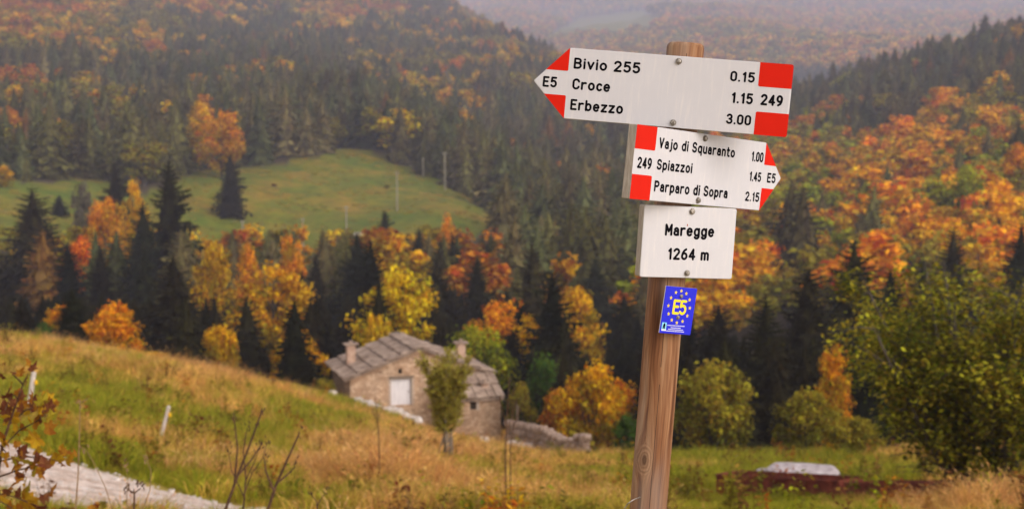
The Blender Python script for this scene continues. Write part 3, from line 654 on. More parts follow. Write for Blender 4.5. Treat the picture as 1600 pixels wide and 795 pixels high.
# far ridges, kilometres away
P = scatter(2050, 6200, 7.5, 600, 1700); x, y = P.T; z = gz(x, y); px, py = pix(x, y, z)
kp = ~inpoly(px, py, FARM); x, y, z = x[kp], y[kp], z[kp]; n = len(x)
nz = fbm(x / 130, y / 130, 77); t1 = np.zeros((n, 3)); t2 = np.zeros((n, 3))
ci = np.clip((nz - 0.25) * 2 * 6 + RNG.normal(0, 1.2, n), 0, 5).astype(int)
for j, cn in enumerate(['olive', 'gold', 'gold', 'rust', 'orange', 'olive']):
    f = RNG.uniform(0.6, 1.15, n)[:, None]; t1 = np.where((ci == j)[:, None], np.array(COLS[cn][0]) * f, t1); t2 = np.where((ci == j)[:, None], np.array(COLS[cn][1]) * f, t2)
far_src = []
for j, me in enumerate(FRM):    # six real trees on the far ridge that also serve as the pattern of the far woods
    o = link(bpy.data.objects.new('distant_tree', me)); o.location = (x[j], y[j], z[j]); o.scale = (20, 20, 18); far_src.append(o)
    o['tint'] = list(COLS['gold'][0]); o['tint2'] = list(COLS['gold'][1]); tag(o, 'tiny hazy tree on the far wooded ridge', 'tree', 'trees on the far ridge')
pk = np.where(RNG.random(n) < 0.85, RNG.integers(0, 4, n), RNG.integers(4, 6, n)); hh = RNG.uniform(15, 27, n)
ns = np.isin(pk, (4, 5)); t1[ns] = C_SPR[1][0]; t2[ns] = C_SPR[1][1]
order_src = far_src
gn_scatter('distant_forest', np.stack([x, y, z], 1), RNG.uniform(0, 6.28, n), np.stack([hh * 1.15, hh * 1.15, hh], 1), pk, t1, t2, order_src, 'hazy autumn forest on the far lilac ridges', 'forest')
# ------------------------------------------------------------------ grass
def tuft_mesh(seed, n, hmin, hmax, rad, width, lean, seedhead=False):
    r = np.random.default_rng(seed); V = []; Fc = []; var = []; rnd = []
    for i in range(n):
        a = r.uniform(0, 6.28); d = rad * math.sqrt(r.random()); bx, by = d * math.cos(a), d * math.sin(a)
        h = r.uniform(hmin, hmax); la = a + r.normal(0, 0.9); ln = lean * h * r.uniform(0.3, 1.6); w = width * r.uniform(0.6, 1.3)
        fa = r.uniform(0, 3.14); wx, wy = w * math.cos(fa), w * math.sin(fa); b = len(V)
        m = (bx + math.cos(la) * ln * 0.3, by + math.sin(la) * ln * 0.3, h * 0.6); t = (bx + math.cos(la) * ln, by + math.sin(la) * ln, h * (1 - 0.15 * lean))
        V += [(bx - wx, by - wy, -0.04), (bx + wx, by + wy, -0.04), (m[0] + wx * .7, m[1] + wy * .7, m[2]), (m[0] - wx * .7, m[1] - wy * .7, m[2]), t]
        Fc += [(b, b + 1, b + 2, b + 3), (b + 3, b + 2, b + 4)]; v = np.clip(r.normal(0.5, 0.3), 0, 1); q = r.random(); var += [v, v]; rnd += [q, q]
        if seedhead and r.random() < 0.3:
            b = len(V); s = w * 1.3; k = (t[0] - m[0], t[1] - m[1], t[2] - m[2]); k = [c * 0.38 for c in k]
            V += [t, (t[0] + k[0] * .5 + s, t[1] + k[1] * .5, t[2] + k[2] * .5), (t[0] + k[0], t[1] + k[1], t[2] + k[2]), (t[0] + k[0] * .5 - s, t[1] + k[1] * .5, t[2] + k[2] * .5)]
            Fc += [(b, b + 1, b + 2, b + 3)]; var += [1.0]; rnd += [q]
    return mesh_np('grass_tuft', V, Fc, [M['blade']], None, False, leaf_attrs(len(Fc), var, rnd))
GRS = [tuft_mesh(700 + i, 60, 0.07, 0.34, 0.30, 0.008, 0.9) for i in range(4)]
TAN = [tuft_mesh(720 + i, 60, 0.20, 0.55, 0.26, 0.0055, 0.7, True) for i in range(4)]
C_GR = [((0.17, 0.215, 0.010), (0.44, 0.36, 0.035)), ((0.29, 0.235, 0.018), (0.62, 0.43, 0.07)), ((0.50, 0.28, 0.045), (0.86, 0.50, 0.14))]
C_TN = [((0.46, 0.25, 0.065), (0.86, 0.53, 0.22)), ((0.46, 0.20, 0.055), (0.84, 0.41, 0.15)), ((0.38, 0.22, 0.04), (0.78, 0.44, 0.13))]
def grass_points(y0, y1, dens, grow, wide=0.75):
    n = int(dens * wide * (y1 * y1 - y0 * y0)); y = np.sqrt(RNG.uniform(y0 * y0, y1 * y1, n)); x = RNG.uniform(-wide, wide, n) * y
    k = road_dist(x, y) > 2.2 + 0.6 * (vnoise(x, y, 5) - 0.3); x, y = x[k], y[k]
    hx = (x + 12.2) * math.cos(math.radians(17)) + (y - 105) * math.sin(math.radians(17)); hy = -(x + 12.2) * math.sin(math.radians(17)) + (y - 105) * math.cos(math.radians(17))
    k = ~((hx > 0.6) & (hx < 6.6) & (hy > -3.6) & (hy < 0)) & ~((hx > -0.4) & (hx < 11.2) & (hy > -3.3) & (hy < 8.4) & ((hy > -0.3) | (hx > 6.4))); x, y = x[k], y[k]
    z = gz(x, y); px, py = pix(x, y, z)
    tan = fbm(x / 6, y / 6, 55, 4) * 0.8 + 0.16 + (fbm(x / 1.3, y / 1.3, 91, 2) - 0.5) * 0.42
    def blob(cx, cy, rx, ry, a): return a * np.exp(-((px - cx) / rx) ** 2 - ((py - cy) / ry) ** 2)
    tan = tan + blob(300, 590, 130, 26, 0.30) + blob(700, 700, 190, 60, 0.10) + blob(600, 730, 90, 50, 0.20) + blob(1540, 775, 110, 35, 0.05) + blob(850, 680, 90, 30, 0.2) + blob(60, 545, 90, 14, .15)
    tan = tan - blob(500, 645, 80, 26, 0.35) - blob(110, 640, 150, 35, 0.24) - blob(330, 700, 120, 40, 0.16) - blob(1200, 725, 240, 18, 0.22) - blob(1220, 785, 170, 50, 0.6) + blob(400, 645, 120, 24, 0.2) - blob(1000, 770, 170, 40, 0.10) - blob(340, 665, 60, 18, .2)
    g = np.full(len(x), grow)
    return x, y, z, tan, g
A = [np.concatenate(q) for q in zip(grass_points(5, 16, 14, 1.0, 1.0), grass_points(16, 34, 22, 1.0), grass_points(34, 60, 9, 1.25), grass_points(60, 128, 3.6, 1.6))]
x, y, z, tan, g = A; n = len(x); is_tan = tan + RNG.normal(0, 0.15, n) > np.where(y < 17, 9.0, .755)
for kind in (False, True):
    s = is_tan == kind; m = int(s.sum()); ci = RNG.integers(0, 3, m); f = RNG.uniform(0.7, 1.25, m)[:, None]; pal = C_TN if kind else C_GR
    if not kind: ci = np.clip((tan[s] - 0.36) * 8 + RNG.normal(0, .7, m), 0, 2).astype(int)
    t1 = np.array([pal[i][0] for i in ci]) * f; t2 = np.array([pal[i][1] for i in ci]) * f
    sc_ = g[s] * RNG.uniform(0.7, 1.3, m) * (1 + (0.6 * np.clip(tan[s] - 0.66, 0, .35) / .35 if kind else 0)); src = []
    if kind: sc_ = sc_ * np.where(y[s] > 34, 0.75, 1.15)
    sc_ = np.where(y[s] < 17, .8, .9) * sc_ * (0.45 + 1.15 * fbm(x[s] / 1.1, y[s] / 1.1, 140, 2))
    rp_, _q = pix(x[s], y[s], z[s]); sc_ = sc_ * np.where((rp_ > 1040) & (rp_ < 1470) & (y[s] > 16) & (y[s] < 47), 0.5, 1) * np.where((rp_ > 640) & (rp_ < 940) & (y[s] > 78), 0.7, 1) * np.where((rp_ > 1440) & (y[s] < 34), .55, 1)
    for j, me in enumerate(TAN if kind else GRS):
        q = link(bpy.data.objects.new('grass_tuft', me)); q.location = (x[s][j], y[s][j], z[s][j]); src.append(q); q['tint'] = [float(v) for v in t1[j]]; q['tint2'] = [float(v) for v in t2[j]]
        tag(q, 'single tuft of dry tan grass on the slope' if kind else 'single tuft of short green grass on the slope', 'grass', 'tan grass tufts' if kind else 'green grass tufts')
    gn_scatter('dry_grass' if kind else 'green_grass', np.stack([x, y, z], 1)[s], RNG.uniform(0, 6.28, m), np.stack([sc_, sc_, sc_ * RNG.uniform(.8, 1.2, m)], 1), RNG.integers(0, 4, m), t1, t2, src,
               'tall dry tan grass growing over the near slope' if kind else 'short green grass covering the near meadow', 'grass', RNG.normal(0, 0.12, (m, 2)))

def herb_mesh(seed):
    r = np.random.default_rng(seed); V = []; Fc = []; var = []; rnd = []
    for i in range(7):
        a = r.uniform(0, 6.28); d = .16 * r.random(); b0 = np.array([math.cos(a) * d, math.sin(a) * d, -.03]); tp = b0 + np.array([r.normal(0, .12), r.normal(0, .12), r.uniform(.2, .75)]); w = .006; b = len(V)
        V += [b0 - [w, 0, 0], b0 + [w, 0, 0], tp + [w * .4, 0, 0], tp - [w * .4, 0, 0]]; Fc.append((b, b + 1, b + 2, b + 3)); var.append(0); rnd.append(.3)
        for j in range(9):
            p = b0 + (tp - b0) * r.uniform(.15, 1); q = r.uniform(0, 6.28); u = np.array([math.cos(q), math.sin(q), r.uniform(-.4, .6)]); v = np.cross(u, (r.normal(0, .4), r.normal(0, .4), 1)); v /= np.linalg.norm(v); L = r.uniform(.04, .13); b = len(V)
            V += [p, p + u * L * .5 + v * L * .3, p + u * L, p + u * L * .5 - v * L * .3]; Fc.append((b, b + 1, b + 2, b + 3)); var.append(r.random()); rnd.append(r.random())
    return mesh_np('herb', V, np.array(Fc), [M['leaf']], None, False, leaf_attrs(len(Fc), var, rnd))
hp = [q for q in zip(*[np.concatenate(q) for q in zip(grass_points(17, 34, 1.1, 1.0), grass_points(34, 70, .5, 1.2), grass_points(70, 112, .16, 1.4))])]
hp = np.array(hp); m = len(hp); hm = fbm(hp[:, 0] / 4, hp[:, 1] / 4, 301, 3); hp = hp[hm > .46]; m = len(hp); pal = [COLS[q] for q in ('brown', 'olive', 'rust', 'olive', 'green', 'brown')]; ci = RNG.integers(0, 6, m); f = RNG.uniform(.6, 1.1, m)[:, None]; src = []
for j in range(4):
    q = link(bpy.data.objects.new('meadow_herb', herb_mesh(810 + j))); q.location = hp[j][:3]; src.append(q); q['tint'] = list(pal[j][0]); q['tint2'] = list(pal[j][1]); tag(q, 'single low herb standing in the meadow grass', 'herb', 'meadow herbs')
hs = hp[:, 4] * RNG.uniform(.5, 1.25, m); gn_scatter('undergrowth', hp[:, :3], RNG.uniform(0, 6.28, m), np.stack([hs, hs, hs], 1), RNG.integers(0, 4, m), np.array([pal[i][0] for i in ci]) * f, np.array([pal[i][1] for i in ci]) * f, src, 'brown and olive herbs scattered through the meadow grass', 'undergrowth', RNG.normal(0, .15, (m, 2)))

P = scatter(300, 640, 2.6, -250, 860); mx, my = P.T; mz = gz(mx, my); mpx, mpy = pix(mx, my, mz); k = meadow(mpx, mpy, mx, my) & (fbm(mx / 12, my / 12, 71, 3) + RNG.normal(0, .1, len(mx)) > .5); mx, my, mz = mx[k], my[k], mz[k]; m = len(mx)
ci = RNG.integers(0, 3, m); ms = RNG.uniform(1.0, 2.6, m); f = RNG.uniform(.45, .8, m)[:, None]
gn_scatter('meadow_tussocks', np.stack([mx, my, mz], 1), RNG.uniform(0, 6.28, m), np.stack([ms * 1.6, ms * 1.6, ms], 1), RNG.integers(0, 4, m), np.array([C_GR[i][0] for i in ci]) * f, np.array([C_GR[i][1] for i in ci]) * f, [o for o in bpy.data.objects if o.type == 'MESH' and o.data in GRS], 'rough olive grass tussocks on the hillside meadow', 'grass')

# ------------------------------------------------------------------ trail signpost
def arc(cx, cy, rx, ry, a0, a1, n=12):
    return [(cx + rx * math.cos(math.radians(a0 + (a1 - a0) * i / n)), cy + ry * math.sin(math.radians(a0 + (a1 - a0) * i / n))) for i in range(n + 1)]
def ell(cx, cy, rx, ry): return arc(cx, cy, rx, ry, 0, 360, 20)
GL = {
 'B': [[(0, 0), (0, 1), (.26, 1)] + arc(.26, .77, .25, .23, 90, -90) + [(0, .54)], [(.26, .54)] + arc(.26, .27, .28, .27, 90, -90) + [(0, 0)]],
 'i': [[(0, 0), (0, .68)], [(0, .96), (0, .97)]], 'v': [[(0, .68), (.23, 0), (.46, .68)]], 'o': [ell(.24, .34, .24, .34)],
 '2': [arc(.25, .74, .25, .26, 165, -35) + [(0, 0), (.52, 0)]], '5': [[(.46, 1), (.06, 1), (.03, .55)] + arc(.23, .32, .26, .32, 125, -145)],
 'C': [arc(.27, .71, .27, .29, 15, 180) + arc(.27, .29, .27, .29, 180, 345)], 'r': [[(0, 0), (0, .68)], arc(.27, .40, .27, .28, 180, 70)],
 'c': [arc(.23, .34, .23, .34, 45, 315)], 'e': [[(.01, .35), (.46, .35)] + arc(.23, .36, .23, .32, 0, 180) + arc(.23, .32, .23, .32, 180, 315)],
 'E': [[(.46, 1), (0, 1), (0, 0), (.46, 0)], [(0, .53), (.38, .53)]], 'b': [[(0, 1), (0, 0)], ell(.23, .34, .23, .34)],
 'z': [[(0, .68), (.44, .68), (0, 0), (.44, 0)]], '0': [arc(.24, .73, .24, .27, 0, 180) + arc(.24, .27, .24, .27, 180, 360) + [(.48, .73)]],
 '.': [[(0, 0), (0, .01)]], '1': [[(0, .8), (.17, 1), (.17, 0)]], '3': [arc(.23, .755, .22, .245, 160, -90) + arc(.23, .255, .25, .255, 90, -160)],
 '9': [ell(.24, .69, .24, .31), [(.48, .69), (.45, .38), (.32, .12), (.12, 0)]], '4': [[(.38, 0), (.38, 1), (0, .27), (.53, .27)]],
 'V': [[(0, 1), (.25, 0), (.5, 1)]], 'a': [arc(.21, .45, .19, .23, 155, 0) + [(.41, 0)], ell(.20, .20, .20, .20)],
 'j': [[(.14, .68), (.14, -.1), (.1, -.22), (0, -.28)], [(.14, .96), (.14, .97)]], 'd': [[(.46, 1), (.46, 0)], ell(.23, .34, .23, .34)],
 'S': [arc(.25, .75, .24, .25, 20, 270) + arc(.25, .25, .26, .25, 90, -160)], 'q': [ell(.23, .34, .23, .34), [(.46, .68), (.46, -.28)]],
 'u': [[(0, .68), (0, .22)] + arc(.21, .22, .21, .22, 180, 360) + [(.42, .68)], [(.42, .68), (.42, 0)]], 'n': [[(0, 0), (0, .68)], arc(.21, .45, .21, .23, 180, 0) + [(.42, 0)]],
 't': [[(.12, .95), (.12, .15)] + arc(.27, .15, .15, .15, 180, 290), [(0, .68), (.32, .68)]], 'p': [[(0, .68), (0, -.28)], ell(.23, .34, .23, .34)],
 'P': [[(0, 0), (0, 1), (.26, 1)] + arc(.26, .74, .25, .26, 90, -90) + [(0, .48)]], 'M': [[(0, 0), (0, 1), (.29, .33), (.58, 1), (.58, 0)]],
 'g': [ell(.23, .34, .23, .34), [(.46, .68), (.46, -.06)] + arc(.23, -.06, .23, .23, 0, -150)],
 'm': [[(0, 0), (0, .68)], arc(.17, .5, .17, .18, 180, 0) + [(.34, 0)], arc(.51, .5, .17, .18, 180, 0) + [(.68, 0)]],
 '6': [ell(.24, .30, .24, .30), [(.40, 1), (.2, .86), (.05, .58), (0, .30)]], 'j2': [],
}
def lettering(parent, text, x0, x1, y0, cap, material, z=0.0004, sw=0.195, gap=0.33, name='lettering', tall=1.0):
    pen = 0; strokes = []
    for ch in text:
        if ch == ' ': pen += 0.46; continue
        g = GL[ch]; w = max(p[0] for s in g for p in s); lead = 0.0
        if ch in '1' : lead = 0.08
        strokes += [[(p[0] + pen + lead, p[1]) for p in s] for s in g]; pen += w + gap + lead + (0.06 if ch in '1' else 0)
    pen -= gap; hw = sw * cap / 2; sx = (x1 - x0 - 2 * hw) / pen; sy = cap - 2 * hw; b = MB(); e = 0
    for s in strokes:
        P = [Vector((x0 + hw + p[0] * sx, y0 + hw + p[1] * sy, 0)) for p in s]
        for i, p in enumerate(P):
            e += 1; zz = z + e * 4e-7
            b.add([(p.x + hw * math.cos(t * math.pi / 6), p.y + hw * math.sin(t * math.pi / 6), zz) for t in range(12)], [list(range(12))])
            if i:
                q = P[i - 1]; d = p - q
                if d.length < 1e-7: continue
                d.normalize(); nn = Vector((-d.y, d.x, 0)) * hw; e += 1; zz = z + e * 4e-7
                b.add([(q.x - nn.x, q.y - nn.y, zz), (p.x - nn.x, p.y - nn.y, zz), (p.x + nn.x, p.y + nn.y, zz), (q.x + nn.x, q.y + nn.y, zz)], [(0, 1, 2, 3)])
    return b.build(name, [material], parent)
def paint(name, c, rough=0.45, var=0.06, grime=None):
    m, n, l, b = mat(name, rough); v = coord(n, l); t = noise(n, l, 14, 6, 0.65, v); t2 = noise(n, l, 220, 3, 0.6, v)
    r = ramp(n, [(0.3, tuple(q * (1 - var) for q in c)), (0.7, c)]); l.new(t.outputs[0], r.inputs[0]); out = r.outputs[0]
    if grime:
        st = coord(n, l, (60, 5, 1)); t3 = noise(n, l, 2.0, 5, 0.7, st); rr = ramp(n, [(0.52, (0, 0, 0)), (0.8, (0.55, 0.55, 0.55))]); l.new(t3.outputs[0], rr.inputs[0])
        out = mixc(n, l, out, grime, rr.outputs[0])
    l.new(out, b.inputs['Base Color']); b.inputs['Specular IOR Level'].default_value = 0.4
    bump(n, l, b, t2.outputs[0], 0.08, 0.001)
    if name == 'black_letter': b.inputs['Specular IOR Level'].default_value = 0.02; b.inputs['Roughness'].default_value = 0.9
    if 'red' in name: b.inputs['Specular IOR Level'].default_value = 0.12
    return m
M['sign_white'] = paint('sign_white_paint', (0.53, 0.515, 0.545), 0.42, 0.04, (0.70, 0.64, 0.60))
M['sign_red'] = paint('sign_red_paint', (0.58, 0.011, 0.002), 0.6, 0.08)
M['black'] = paint('black_letter', (0.006, 0.005, 0.007), 0.5, 0.05)
M['sign_edge'] = noisy('sign_edge_board', (0.30, 0.25, 0.20), (0.48, 0.42, 0.35), 40, 0.85, 0.4, 0.001, (1, 1, 12))
M['bolt'] = noisy('bolt_steel', (0.14, 0.12, 0.10), (0.38, 0.34, 0.30), 300, 0.42, 0.3, 0.0005, metal=0.85)
M['blue'] = paint('blue_plate', (0.010, 0.014, 0.60), 0.35, 0.06)
M['yellow'] = paint('yellow_print', (0.85, 0.62, 0.01), 0.45, 0.04)
M['plate_white'] = paint('plate_white', (0.72, 0.72, 0.78), 0.45, 0.04)
M['cyan'] = paint('logo_pale_blue', (0.22, 0.55, 0.75), 0.45, 0.04)
PA = at(1072, 68, 3.02); PB = at(1012.5, 795, 3.02); PDIR = (PA - PB).normalized(); PR = 0.0398
base = PA - PDIR * ((PA.z + 2.35) / PDIR.z); PLEN = (PA - base).length
sign = empty('trail_signpost', base, 0, 'leaning round wooden post carrying white and red trail signs and a blue plate', 'signpost')
def wood_post_mat():
    m, n, l, b = mat('post_wood', 0.72)
    tc = n.new('ShaderNodeTexCoord'); sep = n.new('ShaderNodeSeparateXYZ'); l.new(tc.outputs['Object'], sep.inputs[0])
    kz = PLEN - (712 - 68) / 727 * (PA - PB).length; kx = -0.0205
    def math_(op, a, c=None):
        q = n.new('ShaderNodeMath'); q.operation = op
        for i, v in enumerate((a, c)):
            if v is None: continue
            if isinstance(v, (int, float)): q.inputs[i].default_value = v
            else: l.new(v, q.inputs[i])
        return q.outputs[0]
    # distance to the knot in (x, z)
    dx = math_('MULTIPLY', math_('SUBTRACT', sep.outputs['X'], kx), 1.5); dz = math_('MULTIPLY', math_('SUBTRACT', sep.outputs['Z'], kz), 0.72)
    kd = math_('SQRT', math_('ADD', math_('MULTIPLY', dx, dx), math_('MULTIPLY', dz, dz)))
    kn = noise(n, l, 55, 3, 0.6, coord(n, l, (1, 1, .6))); kd = math_('ADD', kd, math_('MULTIPLY', math_('SUBTRACT', kn.outputs[0], 0.5), 0.012))
    bend = math_('DIVIDE', 0.0006, math_('ADD', kd, 0.012))
    side = math_('MULTIPLY', math_('SIGN', dx), bend)
    wob = noise(n, l, 3.2, 3, 0.5, coord(n, l, (1.0, 1.0, 0.9))); wo = math_('MULTIPLY', math_('SUBTRACT', wob.outputs[0], 0.5), 0.05)
    gx = math_('ADD', math_('SUBTRACT', sep.outputs['X'], side), wo)
    cmb = n.new('ShaderNodeCombineXYZ'); l.new(math_('MULTIPLY', gx, 60), cmb.inputs[0]); l.new(math_('MULTIPLY', sep.outputs['Y'], 45), cmb.inputs[1]); l.new(math_('MULTIPLY', sep.outputs['Z'], 2.2), cmb.inputs[2])
    g = noise(n, l, 1.0, 4, 0.6, cmb.outputs[0])
    cmb2 = n.new('ShaderNodeCombineXYZ'); l.new(math_('MULTIPLY', gx, 420), cmb2.inputs[0]); l.new(math_('MULTIPLY', sep.outputs['Y'], 420), cmb2.inputs[1]); l.new(math_('MULTIPLY', sep.outputs['Z'], 9), cmb2.inputs[2])
    fine = noise(n, l, 1.0, 3, 0.6, cmb2.outputs[0])
    r = ramp(n, [(0.30, (0.07, 0.024, 0.010)), (0.42, (0.18, 0.072, 0.030)), (0.55, (0.29, 0.145, 0.070)), (0.72, (0.40, 0.255, 0.155))]); l.new(g.outputs[0], r.inputs[0])
    r2 = ramp(n, [(0.3, (0.72, 0.70, 0.68)), (0.7, (1.12, 1.1, 1.08))]); l.new(fine.outputs[0], r2.inputs[0])
    c = mixc(n, l, r.outputs[0], r2.outputs[0], 1.0, 'MULTIPLY')
    grey = noise(n, l, 2.2, 3, 0.5, coord(n, l, (5, 5, 1))); gr = ramp(n, [(0.5, (0, 0, 0)), (0.75, (.6, .6, .6))]); l.new(grey.outputs[0], gr.inputs[0])
    c = mixc(n, l, c, (0.34, 0.28, 0.24), gr.outputs[0])
    rings = math_('ADD', math_('MULTIPLY', math_('SINE', math_('MULTIPLY', kd, 900)), 0.5), 0.5)
    kr = ramp(n, [(0.0, (0.16, 0.085, 0.05)), (0.5, (0.27, 0.155, 0.09)), (1.0, (0.36, 0.235, 0.15))]); l.new(rings, kr.inputs[0])
    km = ramp(n, [(0.0, (1, 1, 1)), (0.42, (1, 1, 1)), (0.62, (0, 0, 0))]); l.new(math_('MULTIPLY', kd, 21), km.inputs[0])
    front = math_('LESS_THAN', sep.outputs['Y'], 0.0)
    kmask = math_('MULTIPLY', km.outputs[0], front); c = mixc(n, l, c, kr.outputs[0], math_('MULTIPLY', kmask, 0.45)); kc = ramp(n, [(0.0, (1, 1, 1)), (0.12, (0.8, 0.8, 0.8)), (0.22, (0, 0, 0))]); l.new(math_('MULTIPLY', kd, 21), kc.inputs[0]); c = mixc(n, l, c, (0.06, 0.03, 0.018), math_('MULTIPLY', math_('MULTIPLY', kc.outputs[0], front), 0.75))
    # drying crack, slightly wavering
    ck = math_('ABSOLUTE', math_('SUBTRACT', math_('ADD', sep.outputs['X'], math_('MULTIPLY', wo, 0.10)), -0.002))
    cm = math_('MULTIPLY', math_('LESS_THAN', ck, 0.0007), front); brk = noise(n, l, 5, 2, 0.5, coord(n, l, (0, 0, 1))); cm = math_('MULTIPLY', cm, math_('GREATER_THAN', brk.outputs[0], 0.46))
    c = mixc(n, l, c, (0.035, 0.018, 0.012), math_('MULTIPLY', cm, 0.85))
    l.new(c, b.inputs['Base Color']); h = math_('SUBTRACT', math_('ADD', math_('MULTIPLY', fine.outputs[0], 0.5), math_('MULTIPLY', g.outputs[0], 0.8)), math_('MULTIPLY', cm, 1.0)); bump(n, l, b, h, 0.55, 0.0015)
    return m
M['post'] = wood_post_mat()
b = MB(); prof = [(0.0, PR * 1.04), (PLEN * .3, PR * 1.02), (PLEN * .7, PR), (PLEN - .010, PR), (PLEN - .004, PR * .96), (PLEN, PR * .86)]
NS = 48
for h, rr in prof:
    for j in range(NS):
        a = 2 * math.pi * j / NS; w = 1 + 0.012 * math.sin(3 * a + h * 2) + 0.006 * math.sin(7 * a + h * 5); b.v.append((rr * w * math.cos(a), rr * w * math.sin(a), h))
for i in range(len(prof) - 1):
    for j in range(NS): b.f.append([i * NS + j, i * NS + (j + 1) % NS, (i + 1) * NS + (j + 1) % NS, (i + 1) * NS + j]); b.m.append(0)
b.f.append([(len(prof) - 1) * NS + j for j in range(NS)]); b.m.append(0)
post = b.build('post', [M['post']], sign, True); post.rotation_euler = PDIR.to_track_quat('Z', 'Y').to_euler()
post.rotation_euler = Matrix(((1, 0, 0), (0, 1, 0), (0, 0, 1))).to_euler(); post.rotation_euler = (0, math.atan2(PDIR.x, PDIR.z), 0)
def frame(o, u, v, n): return Matrix(((u[0], v[0], n[0], o[0]), (u[1], v[1], n[1], o[1]), (u[2], v[2], n[2], o[2]), (0, 0, 0, 1)))
def rounded(poly, rads, n=5):
    out = []; k = len(poly)
    for i, p in enumerate(poly):
        r_ = rads[i] if hasattr(rads, '__len__') else rads; p = Vector(p); a = (Vector(poly[i - 1]) - p).normalized(); c = (Vector(poly[(i + 1) % k]) - p).normalized()
        if r_ <= 0: out.append(tuple(p)); continue
        ang = math.acos(max(-1, min(1, a.dot(c)))); d = r_ / math.tan(ang / 2); A_ = p + a * d; C_ = p + c * d
        for j in range(n + 1):
            t = j / n; out.append(tuple((A_ * (1 - t) + p * t) * (1 - t) + (p * (1 - t) + C_ * t) * t))
    return out
def board(name, o, u, v, n, poly, rads, thick, label, face='sign_white', edge='sign_edge'):
    u, v, n = (Vector(q).normalized() for q in (u, v, n)); mb = MB(); pl = rounded(poly, rads); ins = 0.0008
    k = len(pl); c = (sum(p[0] for p in pl) / k, sum(p[1] for p in pl) / k)
    pin = [(p[0] + (c[0] - p[0]) * ins / 0.08, p[1] + (c[1] - p[1]) * ins / 0.08) for p in pl]
    b0 = [(x, y, -thick) for x, y in pl] + [(x, y, -0.0008) for x, y in pl] + [(x, y, 0) for x, y in pin]
    mb.v = b0; mb.f = [list(range(k))[::-1], [2 * k + i for i in range(k)]]; mb.m = [1, 0]
    for i in range(k):
        j = (i + 1) % k; mb.f += [[i, j, k + j, k + i], [k + i, k + j, 2 * k + j, 2 * k + i]]; mb.m += [1, 0]
    ob = mb.build(name, [M[face], M[edge]], sign); ob.matrix_local = Matrix.Translation(-base) @ frame(o, u, v, n); ob['label'] = label
    return ob
def red(parent, poly, rads=0.0):
    mb = MB(); mb.prism(rounded(poly, rads, 4), 0.00005, 0.0003); return mb.build('red_panel', [M['sign_red']], parent)
def bolt(parent, x, y, r_=0.0068, h=0.005):
    mb = MB(); mb.tube([(x, y, 0.0), (x, y, 0.0012)], r_ * 1.0, 16); parts = mb.build('bolt', [M['bolt']], parent)
    m2 = MB(); m2.tube([(x, y, 0.0012), (x, y, h), (x, y, h + 0.0006)], [r_ * .78, r_ * .74, r_ * .5], 6); q = bpy.data.objects
    me = m2.mesh('bolt_head', [M['bolt']]); bm = bmesh.new(); bm.from_mesh(parts.data); bm.from_mesh(me); bm.to_mesh(parts.data); bm.free(); return parts
h1 = 0.0746
b1 = board('direction_board', (0.3456, 2.9599, 0.1146), (0.98, -0.1793, -0.0864), (0.0883, 0.0023, 0.9961), (-0.1784, -0.9838, 0.0181),
           [(-0.2335, -h1), (0.2332, -h1), (0.2332, h1), (-0.2335, h1), (-0.306, 0)], [0.0005, 0.005, 0.005, 0.0005, 0.004], 0.022, 'upper white arrow board pointing left with red corners')
for t, x0, x1, y0, cap in [('Bivio 255', -.2228, -.0816, .0315, .0236), ('Croce', -.2219, -.1410, -.0120, .0236), ('Erbezzo', -.2223, -.1095, -.0556, .0236), ('E5', -.2856, -.2549, -.0114, .0229),
                           ('0.15', .1064, .1569, .0310, .0216), ('1.15', .1118, .1574, -.0136, .0228), ('3.00', .1066, .1579, -.0573, .0216), ('249', .1730, .2184, -.0131, .0234)]:
    lettering(b1, t, x0, x1, y0, cap, M['black'])
red(b1, [(.1648, .0248), (.2332, .0248), (.2332, h1), (.1648, h1)], [.004, 0, .005, 0]); red(b1, [(.1656, -h1), (.2332, -h1), (.2332, -.0269), (.1656, -.0269)], [0, .005, 0, .004])
red(b1, [(-.2335, h1), (-.2809, .0258), (-.2335, .0258)], [0, 0, .003]); red(b1, [(-.2811, -.0257), (-.2335, -h1), (-.2335, -.0257)], [0, 0, .003])
bolt(b1, -.003, .0634); bolt(b1, -.0025, -.0643)
b2 = board('direction_board', (0.3994, 2.975, -0.047), (0.7371, 0.6703, -0.0861), (0.0998, 0.018, 0.9948), (0.6684, -0.7419, -0.0536),
           [(-.2109, -.075), (.2109, -.075), (.2775, 0.0005), (.2109, .075), (-.2109, .075)], [.002, .0005, .004, .0005, .002], 0.022, 'middle white arrow board pointing right with orange-red corners')
for t, x0, x1, y0, cap in [('Vajo di Squaranto', -.1402, .1053, .0328, .0226), ('249', -.1992, -.1559, -.0122, .0233), ('Spiazzoi', -.1402, -.0290, -.0110, .0224), ('Parparo di Sopra', -.1413, .0955, -.0558, .0230),
                           ('1.00', .1628, .2054, .0305, .0221), ('1.45', .1632, .2051, -.0128, .0213), ('2.15', .1568, .2061, -.0571, .0212), ('E5', .2268, .2572, -.0120, .0220)]:
    lettering(b2, t, x0, x1, y0, cap, M['black'])
red(b2, [(-.2109, .0265), (-.1499, .0265), (-.1499, .075), (-.2109, .075)], [0, .004, 0, .002]); red(b2, [(-.2109, -.075), (-.1512, -.075), (-.1512, -.0248), (-.2109, -.0248)], [.002, 0, .004, 0])
red(b2, [(.2109, .0262), (.2540, .0262), (.2109, .075)], 0); red(b2, [(.2109, -.075), (.2540, -.0252), (.2109, -.0252)], 0)
bolt(b2, .0013, .0657); bolt(b2, 0, -.0654)
h3 = .0753
